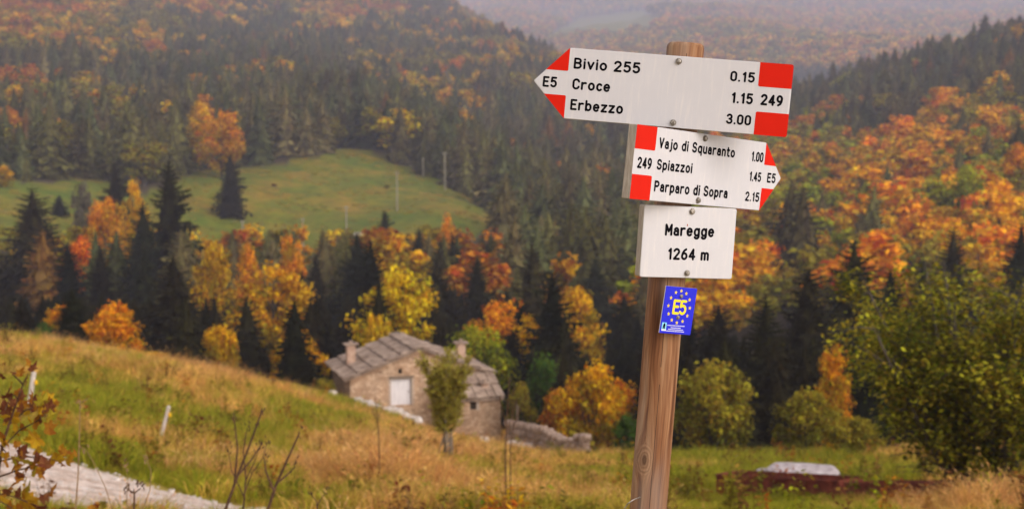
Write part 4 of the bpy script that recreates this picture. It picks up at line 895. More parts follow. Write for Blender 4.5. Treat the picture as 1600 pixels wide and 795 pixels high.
b3 = board('place_board', (0.3732, 2.9627, -0.2006), (0.9384, 0.3412, -0.0539), (0.0615, -0.0113, 0.998), (0.3399, -0.9399, -0.0316),
           [(-.1087, -h3), (.1087, -h3), (.1087, h3), (-.1087, h3)], .005, 0.024, 'white rectangular place-name board below the arrow boards')
lettering(b3, 'Maregge', -.0576, .0583, .0127, .0256, M['black']); lettering(b3, '1264 m', -.0486, .0498, -.0377, .0254, M['black'])
bolt(b3, .0024, .0657); bolt(b3, .0007, -.0651)
M['rust_spot'] = noisy('rust_spot', (0.25, 0.05, 0.02), (0.40, 0.12, 0.05), 200, 0.9, 0, 0)
mb = MB(); mb.prism([(-.0075, .0345), (-.0052, .0348), (-.005, .0372), (-.0062, .0395), (-.0072, .038)], 0.0001, 0.0005); mb.build('rust_mark', [M['rust_spot']], b3)
b4 = board('trail_plate', (0.3524, 2.96, -0.3449), (0.8668, 0.4831, -0.1232), (0.1407, 0.0, 0.99), (0.4783, -0.8756, -0.068),
           [(-.0407, -.0502), (.0407, -.0502), (.0407, .0502), (-.0407, .0502)], .001, 0.003, 'small blue plate with ring of yellow stars on the post', 'blue', 'plate_white')
lettering(b4, 'E5', -.0162, .0196, -.0085, .0322, M['yellow'], sw=.17, gap=.16)
for sx, sy in [(-.0138, .0383), (-.0002, .0424), (.0136, .0379), (.0243, .0251), (.0281, .0078), (.0248, -.0093), (.0145, -.0217), (.0001, -.0259), (-.0139, -.0208), (-.0245, -.0082), (-.028, .009), (-.0244, .0262)]:
    mb = MB(); pl = []
    for j in range(10):
        rr = .0046 if j % 2 == 0 else .0019; a = math.pi / 2 + j * math.pi / 5; pl.append((sx + rr * .88 * math.cos(a), sy + rr * math.sin(a)))
    mb.prism(pl, .0001, .0004); mb.build('star', [M['yellow']], b4)
mb = MB()
for x0, x1, yy in [(-.023, .0225, -.0332), (-.0137, .0127, -.0377), (-.0193, .0192, -.0415), (-.0237, .0228, -.0452)]:
    q = x0
    while q < x1 - .001:
        w = R.uniform(.0012, .0034); mb.prism([(q, yy), (min(q + w, x1), yy), (min(q + w, x1), yy + .0016), (q, yy + .0016)], .0001, .00035); q += w + .0006
mb.build('small_print', [M['plate_white']], b4)
mb = MB(); mb.prism([(-.0372, -.0442), (-.0252, -.0442), (-.0252, -.0270), (-.0372, -.0270)], .0001, .0003)
lg = mb.build('emblem', [M['cyan']], b4); mb = MB(); mb.prism([(-.0372, -.0448), (-.0252, -.0448), (-.0252, -.0415), (-.0372, -.0415)], .0001, .00045); mb.build('emblem', [M['plate_white']], b4)
mb = MB(); mb.prism([(-.0338, -.0410), (-.0326, -.0410), (-.0316, -.0365), (-.0306, -.0410), (-.0292, -.0410), (-.0284, -.0330), (-.0296, -.0298), (-.0304, -.0284), (-.0318, -.0284), (-.0326, -.0300), (-.0340, -.0330)], .0001, .0006); mb.build('emblem', [M['black']], b4)
bolt(b4, .0015, .0312, .0044, .003); bolt(b4, .0012, -.0144, .0044, .003)
mb = MB(); q = at(1000, 772, 2.985) - base; p2 = [at(1000, 776, 2.985), at(990, 780, 2.97), at(981, 786, 2.965), at(975, 795, 2.965), at(973, 815, 2.97), at(985, 840, 2.99), at(1005, 850, 3.0)]
mb.tube([p - base for p in p2], .0012, 5); mb.build('wire', [M['bolt']], sign)

# ------------------------------------------------------------------ stone house
def stone_wall_mat(name, c1, c2, c3, sc_=2.6):
    m, n, l, b = mat(name, 0.95); v = coord(n, l, (1, 1, 1.7)); w = noise(n, l, 3, 3, 0.5, v)
    mv = n.new('ShaderNodeMix'); mv.data_type = 'RGBA'; mv.inputs['Factor'].default_value = 0.12; l.new(v, mv.inputs['A']); l.new(w.outputs['Color'], mv.inputs['B'])
    vo = n.new('ShaderNodeTexVoronoi'); vo.inputs['Scale'].default_value = sc_; l.new(mv.outputs['Result'], vo.inputs['Vector'])
    ve = n.new('ShaderNodeTexVoronoi'); ve.feature = 'DISTANCE_TO_EDGE'; ve.inputs['Scale'].default_value = sc_; l.new(mv.outputs['Result'], ve.inputs['Vector'])
    sp = n.new('ShaderNodeSeparateColor'); l.new(vo.outputs['Color'], sp.inputs[0]); r = ramp(n, [(0.1, c1), (0.5, c2), (0.9, c3)]); l.new(sp.outputs[0], r.inputs[0])
    e = ramp(n, [(0.0, (0.55, 0.5, 0.46)), (0.09, (1, 1, 1))]); l.new(ve.outputs['Distance'], e.inputs[0]); c = mixc(n, l, r.outputs[0], e.outputs[0], 0.85, 'MULTIPLY')
    big = noise(n, l, 0.7, 5, 0.6, coord(n, l)); rb = ramp(n, [(0.3, (0.72, 0.70, 0.68)), (0.7, (1.1, 1.06, 1.02))]); l.new(big.outputs[0], rb.inputs[0]); c = mixc(n, l, c, rb.outputs[0], 1.0, 'MULTIPLY')
    l.new(c, b.inputs['Base Color']); bump(n, l, b, e.outputs[0], 0.9, 0.05); return m
M['house_stone'] = stone_wall_mat('house_stone', (0.44, 0.285, 0.185), (0.54, 0.37, 0.25), (0.63, 0.46, 0.33), 3.6)
M['slab'] = noisy('roof_slab_stone', (0.18, 0.12, 0.088), (0.44, 0.325, 0.25), 1.3, 0.92, 0.5, 0.03)
M['plaster'] = noisy('chimney_plaster', (0.36, 0.22, 0.155), (0.52, 0.36, 0.27), 3, 0.95, 0.4, 0.02)
M['door'] = noisy('white_door_paint', (0.60, 0.56, 0.58), (0.78, 0.74, 0.75), 2.5, 0.55, 0.15, 0.01, (6, 1, 0.5))
M['dark_open'] = noisy('dark_interior', (0.010, 0.008, 0.007), (0.02, 0.016, 0.013), 3, 0.95, 0, 0)
M['timber'] = noisy('weathered_timber', (0.12, 0.085, 0.06), (0.26, 0.19, 0.14), 6, 0.9, 0.4, 0.01, (1, 1, 8))
M['frame'] = noisy('stone_surround', (0.36, 0.27, 0.21), (0.5, 0.40, 0.33), 4, 0.9, 0.4, 0.01)
HA = math.radians(17)
house = empty('stone_house', (-12.2, 105, -19.25), HA, 'low stone farmhouse with slab roof and white door below the slope', 'house')
HW, HD, EV, RG = 10.8, 8.0, 1.85, 3.85
def wall_face(mb, outer, holes, depth, inward, y):
    """outer/holes in (x, z) on plane y; reveals go inward"""
    loops = [[Vector((x, z, 0)) for x, z in outer]] + [[Vector((x, z, 0)) for x, z in h] for h in holes]; flat = [p for q in loops for p in q]
    tris = tessellate_polygon(loops); b0 = len(mb.v); mb.v += [(p.x, y, p.y) for p in flat]
    for t in tris: mb.f.append([b0 + i for i in t]); mb.m.append(0)
    for h in holes:
        b0 = len(mb.v); k = len(h); mb.v += [(x, y, z) for x, z in h] + [(x, y + depth, z) for x, z in h]
        for i in range(k): j = (i + 1) % k; mb.f.append([b0 + i, b0 + j, b0 + k + j, b0 + k + i]); mb.m.append(0)
def rect(x0, x1, z0, z1): return [(x0, z0), (x1, z0), (x1, z1), (x0, z1)]
DR = rect(3.12, 4.72, -0.35, 1.68); V1 = rect(3.72, 4.02, 2.05, 2.45); cc = arc(5.72, 2.98, .17, .19, 0, 330, 7)
mb = MB(); wall_face(mb, [(0, -3.2), (HW, -3.2), (HW, EV), (HW / 2, RG), (0, EV)], [DR, V1, cc], 0.35, 1, 0)
mb.add([(0, 0, -3.2), (0, HD, -3.2), (0, HD, EV), (0, 0, EV)], [(0, 1, 2, 3)]); mb.add([(HW, 0, -3.2), (HW, HD, -3.2), (HW, HD, EV), (HW, 0, EV)], [(3, 2, 1, 0)])
mb.add([(0, HD, -3.2), (HW, HD, -3.2), (HW, HD, EV), (HW / 2, HD, RG), (0, HD, EV)], [(0, 1, 2, 3, 4)])
mb.build('wall', [M['house_stone']], house)
dr = empty('door', (0, 0, 0)); dr.parent = house; dr.location = (0, 0.2, 0)
for j in range(5):
    mb = MB(); w = 1.6 / 5; mb.box((3.12 + j * w + .006, 0 + .004 * (j % 2), -.35), (3.12 + (j + 1) * w - .006, .05, 1.68)); mb.build('plank', [M['door']], dr)
mb = MB(); mb.box((4.50, -.03, .55), (4.56, 0, .75)); mb.build('handle', [M['timber']], dr)
mb = MB(); mb.box((2.95, -.05, 1.68), (4.9, .3, 1.90)); mb.build('lintel', [M['timber']], house)
for x0 in (2.94, 4.72): mb = MB(); mb.box((x0, -.03, -.35), (x0 + .18, .25, 1.677)); mb.build('door_jamb', [M['frame']], house)
for hl in (V1, cc):
    mb = MB(); xs = [p[0] for p in hl]; zs = [p[1] for p in hl]; mb.box((min(xs) - .05, .33, min(zs) - .05), (max(xs) + .05, .37, max(zs) + .05)); mb.build('vent_opening', [M['dark_open']], house)
# lean-to
LX0, LX1, LY0 = 6.9, 10.95, -3.0; LE, LT = 0.35, 1.75
WN = rect(8.55, 9.05, -0.45, 0.2)
mb = MB(); wall_face(mb, [(LX0, -4.5), (LX1, -4.5), (LX1, LE), (LX0, LE)], [WN], .3, 1, LY0)
for xx in (LX0, LX1): mb.add([(xx, LY0, -4.5), (xx, 0, -4.5), (xx, 0, LT), (xx, LY0, LE)], [(0, 1, 2, 3)])
mb.build('lean_to_wall', [M['house_stone']], house)
wd = empty('window', (0, 0, 0)); wd.parent = house
mb = MB(); mb.box((8.5, LY0 + .24, -.5), (9.1, LY0 + .28, .25)); mb.build('pane', [M['dark_open']], wd)
mb = MB(); mb.box((8.55, LY0 + .16, -.45), (8.60, LY0 + .22, .2)); mb.box((9.0, LY0 + .16, -.45), (9.05, LY0 + .22, .2)); mb.box((8.78, LY0 + .165, -.45), (8.82, LY0 + .215, .2)); mb.build('frame', [M['timber']], wd)
mb = MB(); mb.box((9.05, LY0 - .03, -.5), (9.25, LY0 + .1, .32)); mb.box((8.45, LY0 - .035, .2), (9.05, LY0 + .1, .34)); mb.build('surround', [M['frame']], wd)
# roofs of big stone slabs
roof = MB(); OV = .45
for sgn in (-1, 1):
    xe = HW / 2 + sgn * (HW / 2 + OV); ze = EV - (RG - EV) / (HW / 2) * OV
    p = [(xe, -.40, ze), (HW / 2, -.40, RG), (HW / 2, HD + .4, RG), (xe, HD + .4, ze)]
    roof.hexa([(x, y, z + .02) for x, y, z in p] + [(x, y, z + .10) for x, y, z in p])
roof.hexa([(LX0 - .2, LY0 - .25, LE - .1), (LX1 + .2, LY0 - .25, LE - .1), (LX1 + .2, 0, LT + .02), (LX0 - .2, 0, LT + .02), (LX0 - .2, LY0 - .25, LE - .02), (LX1 + .2, LY0 - .25, LE - .02), (LX1 + .2, 0, LT + .1), (LX0 - .2, 0, LT + .1)])
rf = roof.build('roof', [M['slab']], house)
def slab(o, a, bdir, La, Lb, nrm, th=.09):
    """slab starting at o, going La along a (up slope) and Lb along bdir"""
    o, a, bdir, nrm = Vector(o), Vector(a), Vector(bdir), Vector(nrm); g = .04; mb = MB()
    j = lambda s=.03: R.uniform(-s, s)
    lo = [o + bdir * (g + j(.015)) + a * j(.05), o + bdir * (Lb - g + j(.015)) + a * j(.05), o + bdir * (Lb - g) + a * La, o + bdir * g + a * La]; lift = R.uniform(.0, .03)
    c = [p + nrm * (lift + (.14 if i < 2 else 0)) for i, p in enumerate(lo)]
    mb.hexa([*c, *[p + nrm * th for p in c]]); mb.build('slab', [M['slab']], rf)
for sgn in (-1, 1):
    xe = HW / 2 + sgn * (HW / 2 + OV + .08); ze = EV - (RG - EV) / (HW / 2) * (OV + .08)
    E0 = Vector((xe, 0, ze + .1)); T0 = Vector((HW / 2, 0, RG + .1)); a = (T0 - E0).normalized(); L = (T0 - E0).length; nrm = Vector((-a.z * (1 if a.x > 0 else -1), 0, abs(a.x)))
    ncs = 5; cl = (L - .35) / ncs
    for ci in range(ncs):
        y = -.5
        while y < HD + .35:
            w = R.uniform(.62, 1.05); w = min(w, HD + .5 - y)
            if HD + .5 - y - w < .4: w = HD + .5 - y
            slab(E0 + a * cl * ci + Vector((0, y, 0)), a, (0, 1, 0), cl + .12, w, nrm); y += w
    y = -.55
    while y < HD + .4:     # ridge course
        w = min(R.uniform(1.1, 1.6), HD + .55 - y); slab(T0 - a * .62 + Vector((0, y, .09)) , a, (0, 1, 0), .66 + (.1 if sgn < 0 else 0), w, nrm, .08); y += w
E0 = Vector((LX0 - .25, LY0 - .3, LE)); T0 = Vector((LX0 - .25, -.02, LT + .12)); a = (T0 - E0).normalized(); L = (T0 - E0).length; nrm = Vector((0, -a.z, a.y))
for ci in range(2):
    x = 0; WT = LX1 - LX0 + .5
    while x < WT - .1:
        w = min(R.uniform(.6, 1.0), WT - x)
        if WT - x - w < .45: w = WT - x
        slab(E0 + a * (L / 2) * ci + Vector((x, 0, 0)), a, (1, 0, 0), L / 2 + .1, w, nrm); x += w
def chimney(x, y, w, d, z0, z1, cap=True):
    mb = MB(); mb.box((x - w / 2, y - d / 2, z0), (x + w / 2, y + d / 2, z1)); ch = mb.build('chimney', [M['plaster']], house)
    if cap:
        mb = MB(); mb.box((x - w * .85, y - d * .8, z1 + .002), (x + w * .85, y + d * .8, z1 + .10)); mb.build('cap_slab', [M['slab']], ch)
        mb = MB(); mb.box((x - .12, y - .14, z1 + .102), (x + .13, y + .12, z1 + .32)); mb.build('cap_stone', [M['slab']], ch)
chimney(0.85, 4.3, .66, .66, 1.7, 3.85); chimney(9.5, 3.3, .62, .62, 1.7, 3.75); chimney(10.0, -1.9, .45, .45, .5, 1.35, True)

# ------------------------------------------------------------------ stones
M['pale_stone'] = noisy('pale_limestone', (0.40, 0.32, 0.27), (0.74, 0.68, 0.65), 3, 0.92, 0.6, 0.03)
M['wall_stone'] = noisy('wall_limestone', (0.24, 0.155, 0.11), (0.46, 0.34, 0.27), 2.4, 0.92, 0.6, 0.03)
def rock_mesh(seed, mtl):
    r = random.Random(seed); bm = bmesh.new(); bmesh.ops.create_cube(bm, size=1.0); bmesh.ops.subdivide_edges(bm, edges=bm.edges[:], cuts=1, use_grid_fill=True)
    for v in bm.verts:
        f = 1 - 0.14 * (sum(abs(c) > .4 for c in v.co) - 1); v.co = Vector((v.co.x * f + r.uniform(-.07, .07), v.co.y * f + r.uniform(-.07, .07), v.co.z * f + r.uniform(-.07, .07)))
    me = bpy.data.meshes.new('rock'); bm.to_mesh(me); bm.free(); me.materials.append(mtl); return me
ROCKP = [rock_mesh(i, M['pale_stone']) for i in range(5)]; ROCKW = [rock_mesh(20 + i, M['wall_stone']) for i in range(6)]
for px, py, w, h in [(560, 633, .9, .55), (572, 630, 1.1, .5), (588, 632, 1.0, .4), (603, 630, .7, .45), (612, 635, 1.0, .6), (622, 637, .9, .7), (634, 640, 1.2, .5), (645, 636, 1.2, .5), (652, 645, .8, .5), (641, 648, 1.1, .45), (520, 602, .9, .4), (600, 640, .9, .4), (566, 640, .8, .5), (580, 642, .9, .5), (630, 646, .9, .5), (618, 645, 1.0, .45), (592, 645, .7, .45)]:
    Y = 102.6 + R.uniform(-.4, .6); q = at(px, py, Y); z = g1(q.x, Y)
    o = link(bpy.data.objects.new('stone_block', R.choice(ROCKP))); o.location = (q.x, Y, z + h * .8); o.scale = (w, .7, h + min(.35, max(0, q.z - z))); o.rotation_euler = (R.uniform(-.1, .1), R.uniform(-.1, .1), R.uniform(0, 3))
    tag(o, 'pale stone block in the rubble heap before the white door' if px > 530 else 'pale stone lying at the left corner of the house', 'stone', 'pale blocks heaped before the house')
for px, py, w in [(823, 668, 1.3), (815, 676, .9), (757, 677, .8), (800, 660, .9)]:
    Y = 96.0; q = at(px, py, Y); z = g1(q.x, Y); o = link(bpy.data.objects.new('boulder', R.choice(ROCKP))); o.location = (q.x, Y, z + .25); o.scale = (w * .9, w * .7, .75)
    tag(o, {823: 'largest white boulder beside the dry stone wall', 815: 'small white boulder left of the largest one by the wall', 757: 'white stone in the grass below the lean-to wall', 800: 'white stone at the upper end of the dry stone wall'}[px], 'boulder')
wp = [(797, 653, 101), (830, 660, 98), (860, 678, 93), (885, 693, 88), (915, 706, 83)]
wall = empty('dry_stone_wall', (0, 0, 0), 0, 'low dry stone wall running down from the lean-to towards the signpost', 'wall')
wpts = []
for (a0, b0, y0), (a1, b1_, y1) in zip(wp[:-1], wp[1:]):
    for i in range(15): t = i / 15; wpts.append((a0 + (a1 - a0) * t, b0 + (b1_ - b0) * t, y0 + (y1 - y0) * t))
wpts.append(wp[-1]); ox = at(797, 653, 101).x; wall.location = (ox, 101, g1(ox, 101))
for i, (px, py, Y) in enumerate(wpts):
    q = at(px, py, Y); z = g1(q.x, Y); H = max(.95, min(q.z - z, 1.7)) + .35 + (.25 if i > len(wpts) - 6 else 0); n = 4
    for kk in range(n):
        o = link(bpy.data.objects.new('stone', R.choice(ROCKW)), wall); s = R.uniform(.5, .85)
        o.location = Vector((q.x + R.uniform(-.15, .15), Y + R.uniform(-.2, .2), z - .1 + H * (kk + .5) / n)) - wall.location; o.scale = (s * .95, s * .7, H / n * R.uniform(1.05, 1.3)); o.rotation_euler = (R.uniform(-.1, .1), R.uniform(-.1, .1), R.uniform(-.4, .4))
mb = MB(); q = at(808, 650, 100); mb.tube([(0, 0, -.6), (0.02, 0, .9)], [.10, .08], 7); o = mb.build('wall_post', [M['timber']]); o.location = (q.x, 100, q.z - .1); o.scale.z = 1.0; tag(o, 'short brown wooden post at the top end of the dry stone wall', 'post')

gn_ = 1300; gi_ = RNG.integers(10, len(RPTS) - 60, gn_); go_ = RNG.uniform(-1, 1, gn_); go_ = np.sign(go_) * np.abs(go_) ** .7 * 2.0; gxy = RPTS[gi_] + RNRM[gi_] * go_[:, None] + RNG.uniform(-.15, .15, (gn_, 2)); gs = RNG.uniform(.02, .055, gn_) * np.where(RNG.random(gn_) < .06, 2.2, 1)
gsrc = []
for j in range(3):
    o = link(bpy.data.objects.new('road_stone', ROCKP[j])); o.location = (gxy[j][0], gxy[j][1], g1(*gxy[j]) + .04); o.scale = (.09, .08, .06); tag(o, 'loose pale stone lying on the gravel road', 'stone', 'loose stones on the road'); gsrc.append(o)
gn_scatter('gravel', np.column_stack([gxy, gz(gxy[:, 0], gxy[:, 1]) + .035]), RNG.uniform(0, 6.28, gn_), np.stack([gs * 1.2, gs, gs * .7], 1), RNG.integers(0, 3, gn_), np.ones((gn_, 3)), np.ones((gn_, 3)), gsrc, 'loose pale gravel strewn over the road', 'gravel')
# ------------------------------------------------------------------ fence stakes with yellow insulators
M['stake'] = noisy('bleached_stake_wood', (0.40, 0.33, 0.29), (0.68, 0.60, 0.55), 8, 0.9, 0.3, 0.005, (3, 3, .4))
M['insul'] = paint('yellow_insulator', (0.8, 0.45, 0.01), 0.5)
for (tx, ty), (bx, by), Y, r_, lb in [((53, 581), (42, 658), 35.0, .062, 'bleached fence stake standing behind the autumn sapling'), ((264, 634), (247, 699), 36.0, .052, 'bleached leaning fence stake in the open grass beside the road')]:
    p = at(bx, by, Y); z = g1(p.x, Y); root = empty('fence_stake', (p.x, Y, z), 0, lb, 'stake', 'fence stakes beside the road'); t = at(tx, ty, Y)
    d = t - Vector((p.x, Y, p.z)); bot = Vector((p.x, Y, p.z)) - d.normalized() * .45
    mb = MB(); mb.tube([bot - root.location, (bot + t) / 2 - root.location, t - root.location], [r_ * 1.05, r_, r_ * .92], 8); mb.build('stake_body', [M['stake']], root)
    c = t - d * .20 - root.location + Vector((r_ + .035, -.03, 0)); mb = MB(); mb.tube([c - Vector((.05, 0, 0)), c], .014, 6); mb.tube([c - Vector((0, 0, .05)), c + Vector((0, 0, .05))], .038, 8); mb.build('insulator', [M['insul']], root)

# ------------------------------------------------------------------ utility poles on the hillside meadow
M['pole'] = noisy('pole_wood', (0.22, 0.19, 0.14), (0.32, 0.28, 0.21), 3, 0.9, 0.2, 0.01, (1, 1, .2))
for px, top, Y, lb in [(541, 322, 372, 'pale utility pole at the foot of the hillside meadow, above the house'), (620, 268, 402, 'tall pale utility pole in the middle of the hillside meadow'), (695, 238, 455, 'utility pole at the right rim of the hillside meadow'),
                       (661, 247, 480, 'small utility pole at the upper rim of the hillside meadow'), (280, 361, 318, 'utility pole rising behind the broad cone-hung spruce'), (473, 341, 366, 'thin utility pole behind the tall orange-gold tree'), (379, 344, 362, 'thin utility pole above the slender orange-topped tree')]:
    q = at(px, top, Y); z = g1(q.x, Y); H = max(6.5, q.z - z); root = empty('utility_pole', (q.x, Y, q.z - H), R.uniform(-.3, .3), lb, 'pole', 'utility poles across the meadow')
    mb = MB(); mb.tube([(0, 0, -.5), (0, 0, H)], [.22, .17], 8); mb.build('pole_shaft', [M['pole']], root); mb = MB(); mb.box((-.6, -.06, H - .45), (.6, .06, H - .33)); cr = mb.build('crossarm', [M['pole']], root)
    for s in (-.5, .5): mb = MB(); mb.tube([(s, 0, H - .33), (s, 0, H - .12)], [.05, .03], 6); mb.build('insulator', [M['plate_white']], cr)
M['concrete'] = noisy('pale_concrete', (0.42, 0.37, 0.33), (0.60, 0.55, 0.50), 2, 0.9, 0.3, 0.02)
q = at(572, 360, 372); mb = MB(); mb.box((-3.2, -.6, -.6), (3.2, -.42, .85)); mb.box((-3.2, .42, -.6), (3.2, .6, .85)); mb.box((-3.2, -.415, -.6), (-3.0, .415, .85)); mb.box((3.0, -.415, -.6), (3.2, .415, .85)); o = mb.build('water_trough', [M['concrete']]); o.location = (q.x, 372, g1(q.x, 372)); o.rotation_euler.z = .15
tag(o, 'pale concrete drinking trough at the foot of the hillside meadow', 'trough')
for i, (px, py, w, col, lb) in enumerate([(431, 292, 6, 'brown', 'small brown bush on the open hillside meadow'), (606, 294, 6, 'olive', 'small olive bush near the tall utility pole'), (712, 291, 8, 'olive', 'small olive bush near the right rim of the meadow')]):
    Ys = np.linspace(345, 520, 90); q = [at(px, py, float(v)) for v in Ys]; dz = [abs(g1(p.x, p.y) - p.z) for p in q]; plant_tree('bush', px, py - w, float(Ys[int(np.argmin(dz))]), w, col, lb)

# ------------------------------------------------------------------ rust-red steel trough and pale cover on the right meadow
M['rust'] = noisy('rusty_red_steel', (0.10, 0.020, 0.014), (0.26, 0.055, 0.032), 3, 0.8, 0.3, 0.01, detail=8)
M['cover'] = noisy('weathered_white_cover', (0.28, 0.22, 0.22), (0.60, 0.53, 0.54), 3.0, 0.8, 0.5, 0.03)
def on_ground(px, Y): q = at(px, 760, Y); return Vector((q.x, Y, g1(q.x, Y)))
P1 = on_ground(1119, 44.5); P2 = on_ground(1312, 40.0) - Vector((0, 0, .12)); P3 = on_ground(1478, 34.5) - Vector((0, 0, .22))
def beam(name, a, c, h, lb, z_off=0):
    a = Vector(a); c = Vector(c); root = empty(name, (a.x, a.y, a.z), 0, lb, 'trough'); d = c - a; side = Vector((-d.y, d.x, 0)).normalized(); dep = .95
    def panel(nm, p, q, th, h0, h1):
        s = Vector((-(q - p).y, (q - p).x, 0)).normalized() * th; mb = MB()
        lo = [p, q, q + s, p + s]; mb.hexa([v + Vector((0, 0, h0)) for v in lo] + [v + Vector((0, 0, h1)) for v in lo]); return mb.build(nm, [M['rust']], root)
    z = Vector((0, 0, 0)); panel('front_panel', z, d, .02, -.5, h); panel('back_panel', z + side * dep, d + side * dep, .02, -.5, h)
    e = d.normalized(); panel('end_panel', z + e * .02 + side * .022, z + e * .02 + side * (dep - .002), .02, -.5, h - .004); panel('end_panel', d - e * .002 + side * .022, d - e * .002 + side * (dep - .002), .02, -.5, h - .004)
    panel('rim', z - side * .045, d - side * .045, .043, h - .07, h + .004)
    for t in (.25, .5, .75, 1.0): p = d * t - e * .08; panel('rib', p - side * .04, p + e * .06 - side * .04, .038, -.5, h - .072)
    return root
beam('steel_trough', P1, P2, .66, 'rust-red steel trough half sunk in the meadow grass beside the pale cover')
beam('steel_trough', P2 + Vector((.1, -.25, -.05)), P3, .72, 'second rust-red steel trough under the leafy shrub')
cg = on_ground(1242, 45.9) + Vector((0, 0, .06))
cv = empty('domed_cover', cg, math.radians(-14), 'weathered white domed cover with dark seam lying behind the rust-red trough', 'cover')
def frustum(lo, hi, z0, z1, n=14, ex=2.6):
    mb = MB(); ring = []
    for (a, c), z in ((lo, z0), (((lo[0] + hi[0]) / 2 * 1.03, (lo[1] + hi[1]) / 2 * 1.03), (z0 + z1) / 2 + .02), (hi, z1)):
        for j in range(n):
            t = 2 * math.pi * j / n; x = math.copysign(abs(math.cos(t)) ** (2 / ex), math.cos(t)) * a; y = math.copysign(abs(math.sin(t)) ** (2 / ex), math.sin(t)) * c; mb.v.append((x, y, z))
    for i in range(2):
        for j in range(n): mb.f.append([i * n + j, i * n + (j + 1) % n, (i + 1) * n + (j + 1) % n, (i + 1) * n + j]); mb.m.append(0)
    mb.f.append([2 * n + j for j in range(n)]); mb.m.append(0); return mb
frustum((1.85, 1.2), (1.40, .95), -.6, .42, 10, 3.2).build('lower_shell', [M['cover']], cv)
o = frustum((1.24, .98), (1.02, .70), .50, .68, 8, 4.5).build('lid', [M['cover']], cv); o.location.x = .25
o = frustum((1.20, .94), (1.15, .90), .415, .505, 10, 3.6).build('seam', [M['dark_open']], cv); o.location.x = .25

# ------------------------------------------------------------------ leafy shrub on the right (many stems)
def big_shrub():
    r = np.random.default_rng(5); px, Y = 1530, 33.0; x = ray(px, 700)[0] * Y; z = g1(x, Y)
    root = empty('leafy_shrub', (x, Y, z), 0, 'large olive-green leafy shrub with many dark stems beside the red trough', 'shrub')
    mb = MB(); tips = []
    for i in range(24):
        a = r.uniform(0, 6.28); rr = r.uniform(.15, 1.1); b0 = Vector((rr * math.cos(a) * .5, rr * math.sin(a) * .4, -.2)); ex = 2.2 * r.uniform(.2, 1.25)
        top = Vector((math.cos(a) * ex * 1.15, math.sin(a) * ex, r.uniform(3.2, 6.5))); mid = b0.lerp(top, .45) + Vector((r.normal(0, .15), r.normal(0, .15), .2))
        mb.tube([b0, b0.lerp(mid, .5) + Vector((r.normal(0, .06), r.normal(0, .06), 0)), mid, mid.lerp(top, .5) + Vector((r.normal(0, .1), 0, .1)), top], [.10, .08, .06, .035, .008], 6)
        for j in range(11):
            t = r.uniform(.14, 1); p = (b0.lerp(mid, t / .5) if t < .5 else mid.lerp(top, (t - .5) / .5)); d = Vector((math.cos(a) * .6 + r.normal(0, .6), math.sin(a) * .6 + r.normal(0, .6), r.uniform(-.15, .8))).normalized(); L = r.uniform(.7, 1.7)
            e = p + d * L + Vector((0, 0, -.1 * L)); mb.tube([p, p.lerp(e, .5) + Vector((0, 0, .08)), e], [.02, .013, .004], 4, cap=False)
            for q in range(5):
                f = p.lerp(e, .35 + .65 * q / 4); tips.append(f); d2 = Vector(r.normal(0, 1, 3)).normalized(); tips.append(f + d2 * .3)
    mb.build('trunk', [M['bark']], root, True)
    T = np.array([tuple(t) for t in tips]); env = (np.abs(T[:, 2] - 3.4) / 3.2) ** 2 + (T[:, 0] / 3.5) ** 2 + (T[:, 1] / 3.2) ** 2 < 1.3; T = T[env & (T[:, 2] > 1.35 + .5 * np.sin(T[:, 0] * 2.1 + T[:, 1]))]
    V = []; Fc = []; var = []; rnd = []
    for c in T:
        cv_ = np.clip(r.normal(.38, .32), 0, 1)
        for _ in range(21):
            p = c + r.normal(0, .17, 3); a = r.uniform(0, 6.28); u = np.array([math.cos(a), math.sin(a), r.normal(-.25, .35)]); u /= np.linalg.norm(u); v = np.cross(u, r.normal(0, .35, 3) + np.array([0, 0, 1])); v /= np.linalg.norm(v)
            L = r.uniform(.09, .18); w = L * .28; b = len(V); V += [p, p + u * L * .5 + v * w, p + u * L, p + u * L * .5 - v * w]; Fc.append((b, b + 1, b + 2, b + 3)); var.append(np.clip(cv_ + r.normal(0, .15), 0, 1)); rnd.append(r.random())
    me = mesh_np('shrub_leaves', V, np.array(Fc), [M['leaf']], None, False, leaf_attrs(len(Fc), var, rnd)); c = link(bpy.data.objects.new('crown', me), root)
    c['tint'] = [.075, .088, .008]; c['tint2'] = [.48, .37, .028]
big_shrub()

